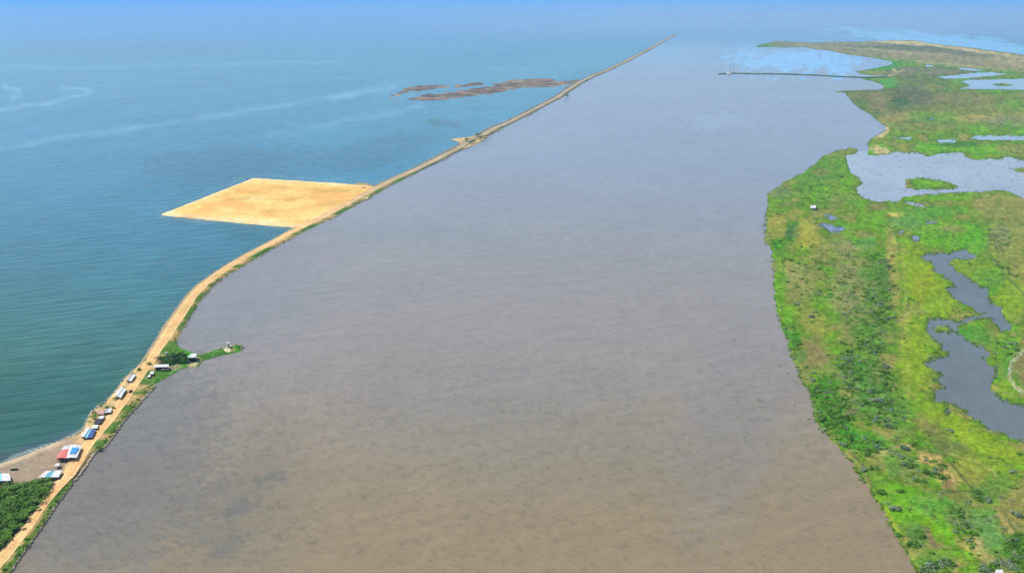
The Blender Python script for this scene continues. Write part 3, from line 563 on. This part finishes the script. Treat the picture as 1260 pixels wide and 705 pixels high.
def tree(px, py, rad, h, kind, name, label, cat, group=None, z=1.0):
    p = G(px, py, z); o = thing(name, tuple(p), label, cat, group, rng.uniform(0, 6.28))
    c = bpy.data.objects.new('crown', crown_data(kind, int(rng.integers(0, 6)), big)); C.objects.link(c); c.parent = o; c.location = (0, 0, h * 0.38); c.scale = (rad, rad, h * 0.62)
    t = bpy.data.objects.new('trunk', TRUNK); C.objects.link(t); t.parent = o; t.scale = (rad * 0.8, rad * 0.8, h * 0.85)
    return o
def shrub(px, py, rad, h, kind, label, group, z=0.7, name='shrub', cat='shrub'):
    o = bpy.data.objects.new(name, crown_data(kind, int(rng.integers(0, 6)), big)); C.objects.link(o)
    o.location = tuple(G(px, py, z)); o.rotation_euler = (0, 0, rng.uniform(0, 6.28)); o.scale = (rad, rad, h); return tag(o, label, cat, group)

# mangrove grove at the near end
GROVE = [(-46,618),(-10,603),(14,600),(30,595),(48,592),(63,595),(58,605),(45,621),(36,633),(20,652),(6,668),(-8,680),(-30,690),(-60,690)]
pts = []
for _ in range(4000):
    q = rng.uniform((-60, 590), (66, 692)); w = sdf(np.array([q[0]]), np.array([q[1]]), GROVE)[0]
    g = G(q[0], q[1])
    if w > 1.5 and all(np.hypot(*(g - p_)[:2]) > 3.3 for p_, _q in pts): pts.append((g, q))
for g, q in pts:
    edge = q[0] > 0.9 * (66 - (q[1] - 596) * 0.8) - 6
    tree(q[0], q[1] + 3, rng.uniform(2.9, 4.0), rng.uniform(3.6, 5.8), 'dark', 'mangrove_tree', 'dark green mangrove tree in the dense grove beside the sandy road' if not edge else 'dark green mangrove tree at the grove edge along the sandy road', 'tree', 'mangroves of the grove beside the road', 1.0)
# trees on the groyne
for px_, py_, r_, h_, l_ in [(199,442,3.6,5.5,'dark rounded tree at the road end of the groyne grove'),(204,444,3.2,5,'dark green tree above the long white hut roof'),(210,445,3.0,4.6,'dark green tree behind the right end of the long white hut roof'),(208,440,3.4,5.4,'dark tree beside the white tank on the groyne'),
    (214,440,3.6,5.8,'tall dark tree in the middle of the groyne grove'),(219,443,3.6,5.2,'dark tree on the lower side of the groyne grove'),(221,438,3.4,5.5,'dark bluish green tree on the upper side of the groyne grove'),(226,443,3.2,5.0,'dark tree just left of the pale green hut'),(227,438,3.0,4.6,'dark tree behind the pale green hut'),(231,444,2.2,3.2,'small dark tree touching the pale green hut')]:
    tree(px_, py_ + 3, r_ * 1.1, h_, 'deep', 'broadleaf_tree', l_, 'tree', None, 1.0)
singles = [(184.5,450,1.9,3.4,'dark','small dark tree beside the road at the foot of the groyne'),(171,457,1.9,3.2,'dark','small dark tree on the sea side of the road above the huts'),(180,444,1.4,1.8,'grey','brownish bush on the sea edge opposite the groyne'),
 (111.5,549,1.0,1,'lime',None),(122,553,2.0,3.4,'dark','lone round dark bush on the river verge below the huts'),(132,503,2.0,2.6,'green','green bush behind the grey roofed hut'),(139.5,503.5,1.9,2.4,'dark','dark bush at the road side of the grey roofed hut'),(115.5,515,2.6,3.4,'green','tall green bush on the sea edge behind the dark hut'),(117.5,510,2.2,3,'green','upper green bush on the sea edge behind the dark hut'),
 (142,492,2.0,2.4,'dark','dark bush below the largest white hut on the sea side'),(158,470,1.8,2.2,'green','green bush between the white hut and the small grey hut'),(124,499,1.6,1.8,'lime','yellow green bush on the sea edge above the pink hut'),(294,427.5,2.0,2.4,'dark','dark bush at the outer tip of the groyne'),(88,587,1.2,1.4,'lime','small yellowish bush between the road and the river'),
 (697.5,120,9,9,'dark','dark round bush on the river side of the far causeway')]
for px_, py_, r_, h_, k_, l_ in singles:
    if l_: tree(px_, py_, r_, h_, k_, 'bush', l_, 'bush', None, 0.9 if py_ > 200 else 1.5)
for i, (px_, py_, r_, h_) in enumerate([(574,174,7,8),(579,176,5,6),(583,175,5,6),(588,168,7,8),(592,172,6,6),(596,169,5,5),(600,168.5,5,5),(605,164,4,4)]):
    tree(px_, py_ + 0.5, r_, h_, 'dark', 'bush', 'dark bush on the causeway near the small sand spur', 'bush', 'bushes by the small sand spur', 1.8)
# verge bushes on the river side
for i in range(70):
    yy = rng.uniform(236, 720)
    if 552 < yy < 592 or 430 < yy < 476: continue
    a, b = np.interp(yy, ry, np.array([r[2] for r in ROAD])[::-1]), np.interp(yy, ry, np.array([r[3] for r in ROAD])[::-1])
    shrub(a + (b - a) * rng.uniform(0.35, 0.95), yy, rng.uniform(0.7, 1.5), rng.uniform(0.7, 1.5), 'green' if rng.random() < 0.6 else 'lime', 'low green bush on the river verge of the causeway road', 'bushes on the river verge of the road', 1.4)
gp = []; gs = []
for i in range(2600):
    yy = 200 + 520 * rng.random()
    if 556 < yy < 588: continue
    a, b = np.interp(yy, ry, np.array([r[2] for r in ROAD])[::-1]), np.interp(yy, ry, np.array([r[3] for r in ROAD])[::-1])
    if vnoise(np.array([yy / 6.]), np.array([0.3]))[0] < 0.3: continue
    gp.append(G(a + (b - a) * rng.uniform(0.25, 1.04), yy, 0.9)); gs.append(rng.uniform(0.35, 0.8))
for i in range(1500):
    q = rng.uniform((172, 424), (298, 482))
    if sdf(q[:1], q[1:], GROYNE)[0] > 0.6 and not (178 < q[0] < 245 and 446 < q[1] < 460 and rng.random() < 0.7) and not (276 < q[0] < 288): gp.append(G(q[0], q[1], 0.9)); gs.append(rng.uniform(0.5, 1.1))
scatter('verge_grass', small, gp, gs, M_LEAF['lime'])

# marsh scrub: the largest as single shrubs, the rest as one cover
DENS = [(1080,345,26,42,-5,1.0),(1070,400,32,50,0,1.0),(1062,462,42,30,20,1.0),(1085,500,34,30,0,1.0),(1060,545,40,14,10,0.8),(1020,500,26,40,-18,1.3),(975,285,9,20,10,1.0),(962,300,14,8,0,0.9),(972,415,11,24,-30,1.0),
 (960,350,7,60,4,0.8),(1040,340,24,50,8,0.45),(1000,340,40,50,0,0.3),(1110,552,40,12,10,0.7),(1140,580,40,24,10,0.35),(1185,645,16,30,-30,0.6),(1250,675,16,18,0,1.2),(1150,695,30,10,0,0.9),(1127,662,12,18,-20,0.5),(1232,290,16,24,0,0.6),
 (1010,215,50,18,-30,0.45),(1030,250,60,20,0,0.35),(1110,125,30,14,0,0.8),(1205,608,16,8,30,0.7),(1240,430,20,16,0,0.4),(1235,700,30,10,0,0.5),(1180,178,50,5,0,0.9),(1100,128,22,14,0,0.9),(1150,285,40,14,0,0.25),(1235,340,20,22,30,0.4)]
cand = []
xs = rng.uniform(930, 1290, 60000); ys = 100 + 620 * rng.random(60000) ** 0.85
sd = np.minimum(sdf(xs, ys, LAND), -sdf(xs, ys, LAGOON_MAIN))
for p in PONDS: sd = np.minimum(sd, -sdf(xs, ys, p))
dn = np.zeros(60000) + 0.035
for cx, cy, rx, ry_, an, s in DENS:
    ca, sa = math.cos(R(an)), math.sin(R(an)); u = ((xs - cx) * ca + (ys - cy) * sa) / rx; v = (-(xs - cx) * sa + (ys - cy) * ca) / ry_
    dn = np.maximum(dn, s * (1 - sstep(0.6, 1.2, np.sqrt(u * u + v * v))))
dn *= 0.35 + 1.3 * sstep(-0.1, 0.12, fbm(xs / 9, ys / 5, 3))
ok = (sd > 2.0) & (rng.random(60000) < dn * 0.30)
xs, ys = xs[ok], ys[ok]
score = rng.lognormal(0, 0.35, len(xs)); rad = np.clip(1.25 * score, 0.7, 3.0)
# clearance
cell = {}; sel = []
for i in np.argsort(-rad):
    g = G(xs[i], ys[i]); key = (int(g[0] // 2.0), int(g[1] // 2.6))
    if key in cell: continue
    cell[key] = 1; sel.append(i)
sel = np.array(sel); seen = rad[sel] * (ys[sel] + 4) * ((ys[sel] < 708) & (xs[sel] < 1262))
order = sel[np.argsort(-seen)]
NS = 175
for i in order[:NS]:
    kind = rng.choice(['dark', 'green', 'grey'], p=[0.36, 0.30, 0.34]); x_, y_ = xs[i], ys[i]
    deep = x_ < 1050 and 470 < y_ < 545
    if deep: kind = 'green' if rng.random() < 0.5 else 'dark'
    tone = {'dark': 'dark green', 'green': 'mid green', 'grey': 'pale greyish green'}[kind]
    where = 'in the lush riverbank thicket' if deep else ('in the lower scrub near the bare reddish patches' if y_ > 545 else 'in the scrub belt between river and dark lagoon')
    shrub(x_, y_ + 1, rad[i] * 1.25, rad[i] * rng.uniform(0.9, 1.3), kind, f'{tone} rounded shrub {where}', f'{tone} shrubs {where}')
rest = order[NS:]
lab = rng.random(len(rest))
for nm, lo, hi, k_ in (('scrub_cover', 0, 0.45, 'dark'), ('scrub_cover', 0.45, 0.8, 'green'), ('scrub_cover', 0.8, 1.01, 'grey')):
    s_ = rest[(lab >= lo) & (lab < hi)]
    if len(s_): scatter(nm, small, [G(xs[i], ys[i] + 0.5, 0.6) for i in s_], rad[s_] * 1.15, M_LEAF[k_])
sx = rng.uniform(935, 1290, 90000); sy = 60 + 650 * rng.random(90000)
s2 = sdf(sx, sy, LAND); l2 = sdf(sx, sy, LAGOON_MAIN)
for p in PONDS: l2 = np.maximum(l2, sdf(sx, sy, p))
s2 = np.minimum(s2, -l2)
for p in ISLETS: s2 = np.maximum(s2, sdf(sx, sy, p))
ww = np.interp(sy, [60, 150, 400, 700], [0.5, 1.0, 2.2, 3.0]); kk = np.where((s2 > -ww) & (s2 < ww * 1.1) & (fbm(sx / 6, sy / 4, 2) > -0.06))[0][:4200]
for nm, a_, m_ in (('reed_fringe', 0, 'lime'), ('reed_fringe', 2, 'green')):
    q_ = kk[np.arange(len(kk)) % 3 < 2] if a_ == 0 else kk[2::3]; scatter(nm, small, [G(sx[i], sy[i], 0.15) for i in q_], rng.uniform(0.4, 0.95, len(q_)) * np.interp(sy[q_], [60, 200, 700], [2.4, 1.4, 1.0]), M_LEAF[m_])
print('scrub', len(order), len(kk))

# floating weed on the river and lagoons
fp, fs = [], []
for i in range(420):
    q = rng.uniform((1040, 190), (1260, 246)) if i < 300 else (rng.uniform(900, 1000), rng.uniform(240, 560))
    if sdf(np.array([q[0]]), np.array([q[1]]), LAND)[0] < -2: fp.append(G(q[0], q[1], 0.08)); fs.append(rng.uniform(0.4, 1.1) * (1.5 if i < 300 else 0.9))
for i in range(110):
    q = (rng.uniform(885, 1090), rng.uniform(50, 92)) if i < 60 else (rng.normal(905, 16), rng.uniform(56, 90)); fp.append(G(q[0], q[1], 0.08)); fs.append(rng.uniform(2, 5))
scatter('floating_weed', small, fp, fs, M_LEAF['dark'], zs=0.3)

# ------------------------------------------------------------------ huts
def boxm(name, c, s, mat, parent, rz=0.0):
    x, y_, z = np.array(s) / 2; v = np.array([(a * x, b * y_, d * z) for a in (-1, 1) for b in (-1, 1) for d in (-1, 1)])
    cz, sz = math.cos(rz), math.sin(rz); v = v @ np.array([[cz, sz, 0], [-sz, cz, 0], [0, 0, 1]]) + np.array(c)
    return mesh(name, v, [(0, 1, 3, 2), (4, 6, 7, 5), (0, 4, 5, 1), (2, 3, 7, 6), (0, 2, 6, 4), (1, 5, 7, 3)], mat, parent)
def hut(corners, eave, label, roofs, wall=M_WALL, rise=0.7, z0=1.2, name='hut', cat='hut', walls=True, group=None):
    """corners: eaves traced in order; roofs: (u0, u1, material) panels along the first edge; a pitched roof on posts with walls"""
    Q = np.array([G(a, b, z0 + eave) for a, b in corners]); c = Q.mean(0)
    root = thing(name, (c[0], c[1], z0), label, cat, group); L_ = Q - np.array((c[0], c[1], z0))
    a, b, c2, d = L_                              # a->b is the ridge direction, d->c2 the far eave
    for u0, u1, m in roofs:
        lo0, lo1 = a * (1 - u0) + b * u0, a * (1 - u1) + b * u1; hi0, hi1 = d * (1 - u0) + c2 * u0, d * (1 - u1) + c2 * u1
        r0, r1 = (lo0 + hi0) / 2 + (0, 0, rise), (lo1 + hi1) / 2 + (0, 0, rise); th = np.array((0, 0, 0.14))
        V = []; n_ = 9                              # corrugated steps across the panel
        for k_ in range(n_):
            f_ = k_ / (n_ - 1); wob = np.array((0, 0, 0.05 * (k_ % 2)))
            V += [lo0 * (1 - f_) + lo1 * f_ + wob, r0 * (1 - f_) + r1 * f_ + wob, hi0 * (1 - f_) + hi1 * f_ + wob]
        V = np.array(V); nb = len(V); V = np.concatenate([V, V - th]); Fs = []
        for k_ in range(n_ - 1):
            for j in range(2):
                o = k_ * 3 + j; Fs += [(o, o + 3, o + 4, o + 1), (nb + o, nb + o + 1, nb + o + 4, nb + o + 3)]
            Fs += [(k_ * 3, nb + k_ * 3, nb + k_ * 3 + 3, k_ * 3 + 3), (k_ * 3 + 2, k_ * 3 + 5, nb + k_ * 3 + 5, nb + k_ * 3 + 2)]
        e_ = (n_ - 1) * 3; Fs += [(0, 1, nb + 1, nb), (1, 2, nb + 2, nb + 1), (e_, nb + e_, nb + e_ + 1, e_ + 1), (e_ + 1, nb + e_ + 1, nb + e_ + 2, e_ + 2)]
        mesh('roof', V, Fs, m, root)
    m_ = L_.mean(0)
    for q in (a, b, c2, d):
        p = m_ + (q - m_) * 0.9; boxm('post', (p[0], p[1], eave / 2 - 0.35), (0.22, 0.22, eave + 0.3), M_WOOD, root)
    if walls:
        W = [m_ + (q - m_) * 0.78 for q in (a, b, c2, d)]; V = []
        for q in W: V += [(q[0], q[1], -0.4), (q[0], q[1], eave - 0.12)]
        Fs = [(0, 2, 3, 1), (2, 4, 5, 3), (4, 6, 7, 5), (6, 0, 1, 7), (1, 3, 5, 7), (0, 6, 4, 2)]
        wo = mesh('wall', V, Fs, wall, root)
        # a doorway and a window frame proud of the near wall
        near_ = min(((W[i], W[(i + 1) % 4]) for i in range(4)), key=lambda e2: (e2[0] + e2[1])[1]); p0, p1 = near_; dr = (p1 - p0)[:2]; ln = np.hypot(*dr); dr = dr / ln; nr = np.array((dr[1], -dr[0]))
        if nr[1] > 0: nr = -nr
        rz = math.atan2(dr[1], dr[0]); pc = p0[:2] * 0.62 + p1[:2] * 0.38 + nr * 0.04
        boxm('door', (pc[0], pc[1], 0.75), (0.9, 0.12, 2.0), M_DARK, root, rz)
        pc = p0[:2] * 0.28 + p1[:2] * 0.72 + nr * 0.04; boxm('window', (pc[0], pc[1], 1.35), (1.1, 0.12, 0.9), M_DARK, root, rz)
    return root
h1 = hut([(81.5,563.5),(86,547),(101,548),(94.5,563)], 3.2, 'largest restaurant hut, white roof with a blue sheet in the middle', [(0, 1, M_WHITE)], rise=0.5)
hc = Vector(h1.location)
Q = np.array([G(a, b, 5.25) for a, b in [(85.5,557.5),(89,550.2),(97,550.6),(93,557.6)]]) - np.array(hc)
V = np.concatenate([Q, Q - (0, 0, 0.22)]); mesh('blue_sheet', V, [(0, 1, 2, 3), (4, 7, 6, 5), (0, 4, 5, 1), (1, 5, 6, 2), (2, 6, 7, 3), (3, 7, 4, 0)], M_BLUE, h1)
hut([(69,563.5),(78,549.5),(85.5,547.5),(81.3,563.4)], 3.0, 'open hut with a faded red roof joined to the blue and white restaurant hut', [(0, 0.7, M_RED), (0.7, 1, M_WHITE)], rise=0.4)
hut([(47,587.5),(57,579),(77,578.2),(72.5,586)], 2.6, 'white roofed hut with a teal sheet at the corner of the mangrove grove', [(0, 0.28, M_WHITE)], rise=0.4) if False else None
h2 = hut([(47,587.5),(72.5,586.5),(77,578.2),(57,579)], 2.6, 'white roofed hut with a teal panel just above the mangrove grove', [(0, 0.3, M_WHITE), (0.3, 0.58, M_TEAL), (0.58, 1, M_WHITE)], rise=0.5)
hut([(-14,592),(13.5,591),(11.5,582),(-12,582.5)], 2.6, 'white and pale blue roofed hut on the grey beach at the photo edge', [(0, 0.35, M_WHITE), (0.35, 0.6, M_CYAN), (0.6, 1, M_WHITE)])
hut([(67,573.5),(73.5,573),(74,569.8),(68,570)], 2.0, 'very small white canopy between the two largest restaurant huts', [(0, 1, M_WHITE)], walls=False, rise=0.3, name='canopy', cat='canopy')
hut([(99,536),(103.5,537.5),(111.5,525.5),(108,524.5)], 2.8, 'long narrow hut with a dirty white roof along the sea edge', [(0, 1, M_WHITE)], rise=0.3)
hut([(104.5,538.5),(113.5,538),(118,528),(110.5,527.5)], 2.4, 'hut with a navy tarpaulin roof and a cyan end beside the road', [(0, 0.3, M_CYAN), (0.3, 1, M_NAVY)], rise=0.3)
hut([(113.5,526.8),(119.8,526.8),(121.3,522.2),(114.5,522.6)], 2.4, 'small white roofed hut next to the navy tarpaulin hut', [(0, 1, M_WHITE)], rise=0.4)
hut([(115,521),(124,520.5),(127,515),(118,516)], 2.2, 'dark roofed hut between green bushes and the road', [(0, 1, M_DARK)], rise=0.4)
hut([(121,515),(127,515),(128.6,511),(122.5,511.5)], 2.6, 'small white roof beside the dark roofed hut', [(0, 1, M_WHITE)], rise=0.4)
hut([(119.5,509),(127.5,509.5),(128.5,504.5),(121,504.5)], 2.0, 'low pink walled hut with a faded pink roof on the sea side', [(0, 1, M_PINK)], M_PINK, rise=0.3)
hut([(128.3,508),(136.6,507),(138,501.8),(129.5,503)], 2.5, 'grey roofed hut with one pale sheet beside a dark bush', [(0, 0.5, M_GREY), (0.5, 1, M_WHITE)], rise=0.4)
hut([(141,485.5),(148.5,489.5),(156,478.5),(149.5,475.5)], 2.8, 'white hut with patched roof halfway along the row on the sea side', [(0, 0.4, M_WHITE), (0.4, 0.62, M_GREY), (0.62, 1, M_WHITE)], rise=0.6)
hut([(155.5,467.5),(161.5,469),(167.5,461.5),(162.5,459)], 2.4, 'small grey and pink roofed hut near the top of the row', [(0, 0.5, M_GREY), (0.5, 1, M_WHITE)], rise=0.4)
hut([(189,452),(208,451.3),(207.6,448),(189.5,448.8)], 3.2, 'long white roofed hut below the groyne grove', [(0, 1, M_WHITE)], M_DARK, rise=0.4, z0=1.0)
hut([(198,455.2),(208,454.6),(208,452),(199,452.4)], 1.6, 'low brown roofed shed in front of the long white roofed hut', [(0, 1, M_WALL)], M_WALL, rise=0.2, z0=0.9, name='shed', cat='shed')
hut([(184.2,460.3),(189,460),(189.6,456.6),(185.4,456.8)], 2.2, 'small square white roof between the groyne grove and the road', [(0, 1, M_WHITE)], rise=0.3, z0=1.0)
hut([(181.5,464),(185,463.6),(185.6,461),(182.4,461.2)], 1.8, 'smallest white roof at the road edge below the groyne', [(0, 1, M_WHITE)], rise=0.2, z0=1.0)
hut([(230.8,440),(241.6,439.6),(242,434.6),(235,435)], 4.2, 'hut with a white and pale green roof where the groyne narrows', [(0, 0.4, M_MINT), (0.4, 1, M_WHITE)], M_DARK, rise=0.6, z0=0.9)
hut([(997,256.2),(1004,256.2),(1004,252.6),(998,252.6)], 2.8, 'lone white house on the right bank below the north lagoon', [(0, 1, M_WHITE)], M_WHITE, rise=1.0, z0=0.8, name='house', cat='house')
hut([(1224,706),(1235,706),(1233,700),(1225,700.5)], 2.2, 'pale roofed shed in the scrub at the lower right corner', [(0, 1, M_WHITE)], M_WOOD, rise=0.5, z0=0.8, name='shed', cat='shed')
# water tank among the groyne trees
def cyl(name, r0, r1, z0, z1, mat, parent, n_=14, xy=(0, 0)):
    V = []; Fs = []
    for r_, z_ in ((r0, z0), (r1, z1)):
        for k_ in range(n_): V.append((xy[0] + r_ * math.cos(k_ * 6.2832 / n_), xy[1] + r_ * math.sin(k_ * 6.2832 / n_), z_))
    for k_ in range(n_): Fs.append((k_, (k_ + 1) % n_, n_ + (k_ + 1) % n_, n_ + k_))
    Fs += [tuple(range(n_))[::-1], tuple(range(n_, 2 * n_))]
    return mesh(name, V, Fs, mat, parent)
t_ = thing('water_tank', tuple(G(206, 442, 0.8)), 'small white water tank standing among the dark groyne trees', 'water tank')
for a in range(4): cyl('leg', 0.12, 0.12, -0.2, 5.0, M_WOOD, t_, 6, (0.8 * math.cos(a * 1.57 + 0.78), 0.8 * math.sin(a * 1.57 + 0.78)))
cyl('platform', 1.3, 1.3, 5.0, 5.2, M_WOOD, t_); cyl('tank', 1.15, 1.05, 5.2, 6.7, M_WHITE, t_); cyl('lid', 0.5, 0.4, 6.7, 6.9, M_GREY, t_)
# beacon on the groyne
b_ = thing('beacon', tuple(G(281.3, 427.5, 1.0)), 'small white navigation beacon on a pale base near the groyne tip', 'beacon')
boxm('base', (0, 0, 0.2), (4.2, 4.2, 1.4), M_CONC, b_); cyl('tower', 1.35, 1.1, 0.9, 4.6, M_WHITE, b_); cyl('gallery', 1.5, 1.5, 4.6, 4.8, M_WHITE, b_); cyl('mast', 0.12, 0.08, 4.8, 8.2, M_GREY, b_, 6); cyl('lamp', 0.35, 0.3, 8.2, 8.9, M_WHITE, b_, 8); boxm('door', (0, -1.3, 1.8), (0.8, 0.2, 1.8), M_DARK, b_)
# far beacon at the dyke head
b_ = thing('beacon', tuple(G(897, 91, 1.0)), 'far white beacon at the outer head of the thin dyke', 'beacon')
boxm('base', (0, 0, 0.3), (16, 40, 2.6), M_CONC, b_); cyl('tower', 3.2, 2.2, 1.5, 15, M_WHITE, b_); cyl('gallery', 3.2, 3.2, 15, 15.5, M_WHITE, b_); cyl('lamp', 1.2, 0.9, 15.5, 18, M_WHITE, b_, 8)
# causeway head
b_ = thing('beacon', tuple(G(829, 43.5, 1.5)), 'distant dark beacon at the very end of the causeway', 'beacon')
boxm('base', (0, 0, 0), (20, 30, 2.4), M_ROCK, b_); cyl('tower', 3.0, 2.0, 1.2, 14, M_GREY, b_); cyl('lamp', 1.2, 0.9, 14, 16, M_GREY, b_, 8)

# boat on the beach
bo = thing('rowing_boat', tuple(G(17.5, 578, 1.25)), 'small dark boat lying on the grey beach above the edge hut', 'boat', rz=R(8))
N_ = 12; V = []; 
for k_ in range(N_ + 1):
    s_ = -1 + 2 * k_ / N_; w_ = 0.75 * (1 - abs(s_) ** 2.4) + 0.04; zt = 0.75 + 0.25 * s_ * s_
    V += [(2.6 * s_, -w_, zt), (2.6 * s_, -w_ * 0.6, 0.1), (2.6 * s_, w_ * 0.6, 0.1), (2.6 * s_, w_, zt), (2.6 * s_, w_ * 0.85, zt), (2.6 * s_, w_ * 0.5, 0.25), (2.6 * s_, -w_ * 0.5, 0.25), (2.6 * s_, -w_ * 0.85, zt)]
Fs = [(k_ * 8 + j, k_ * 8 + (j + 1) % 8, k_ * 8 + 8 + (j + 1) % 8, k_ * 8 + 8 + j) for k_ in range(N_) for j in range(8)]
mesh('hull', V, Fs, M_DARK, bo)
for x_ in (-0.9, 0.9): boxm('thwart', (x_, 0, 0.62), (0.3, 1.1, 0.06), M_WOOD, bo)
# car on the road
def car(px_, py_, label, paint_, rz):
    c = thing('parked_car', tuple(G(px_, py_, 2.17)), label, 'car', rz=rz)
    prof_ = [(-2.1, 0.35), (-2.15, 0.85), (-1.9, 1.0), (-1.35, 1.05), (-0.9, 1.5), (0.55, 1.5), (1.1, 1.02), (1.95, 0.9), (2.15, 0.7), (2.1, 0.35)]
    V = [(x_, s_ * (0.85 if z_ < 1.2 else 0.68), z_) for s_ in (-1, 1) for x_, z_ in prof_]; n_ = len(prof_)
    Fs = [tuple(range(n_)), tuple(range(n_, 2 * n_))[::-1]] + [(k_, k_ + n_, (k_ + 1) % n_ + n_, (k_ + 1) % n_) for k_ in range(n_)]
    mesh('body', V, Fs, paint_, c)
    for s_ in (-1, 1): boxm('window', (-0.2, s_ * 0.76, 1.25), (1.5, 0.06, 0.32), M_GLASS, c)
    for x_ in (-1.3, 1.3):
        for s_ in (-1, 1):
            w = cyl('wheel', 0.33, 0.33, -0.1, 0.1, M_DARK, c, 12); w.location = (x_, s_ * 0.84, 0.33); w.rotation_euler = (R(90), 0, 0)
car(160.8, 482, 'dark car driving on the sandy road beside the hut row', M_DARK, R(93))

# ------------------------------------------------------------------ haze
hz, N, L, b = new_mat('air_haze'); N.remove(b)
pv = N.new('ShaderNodeVolumePrincipled'); pv.inputs['Color'].default_value = (*HAZE_COLOR, 1); pv.inputs['Density'].default_value = HAZE_DENSITY; pv.inputs['Anisotropy'].default_value = 0.0
L.new(pv.outputs[0], N['Material Output'].inputs['Volume'])
bx = 420000; zt = H + 12
V = [(x_, y_, z_) for x_ in (-bx, bx) for y_ in (-3000, bx * 1.3) for z_ in (-2.0, zt)]
mesh('haze', V, [(0, 1, 3, 2), (4, 6, 7, 5), (0, 4, 5, 1), (2, 3, 7, 6), (0, 2, 6, 4), (1, 5, 7, 3)], hz, kind='stuff')
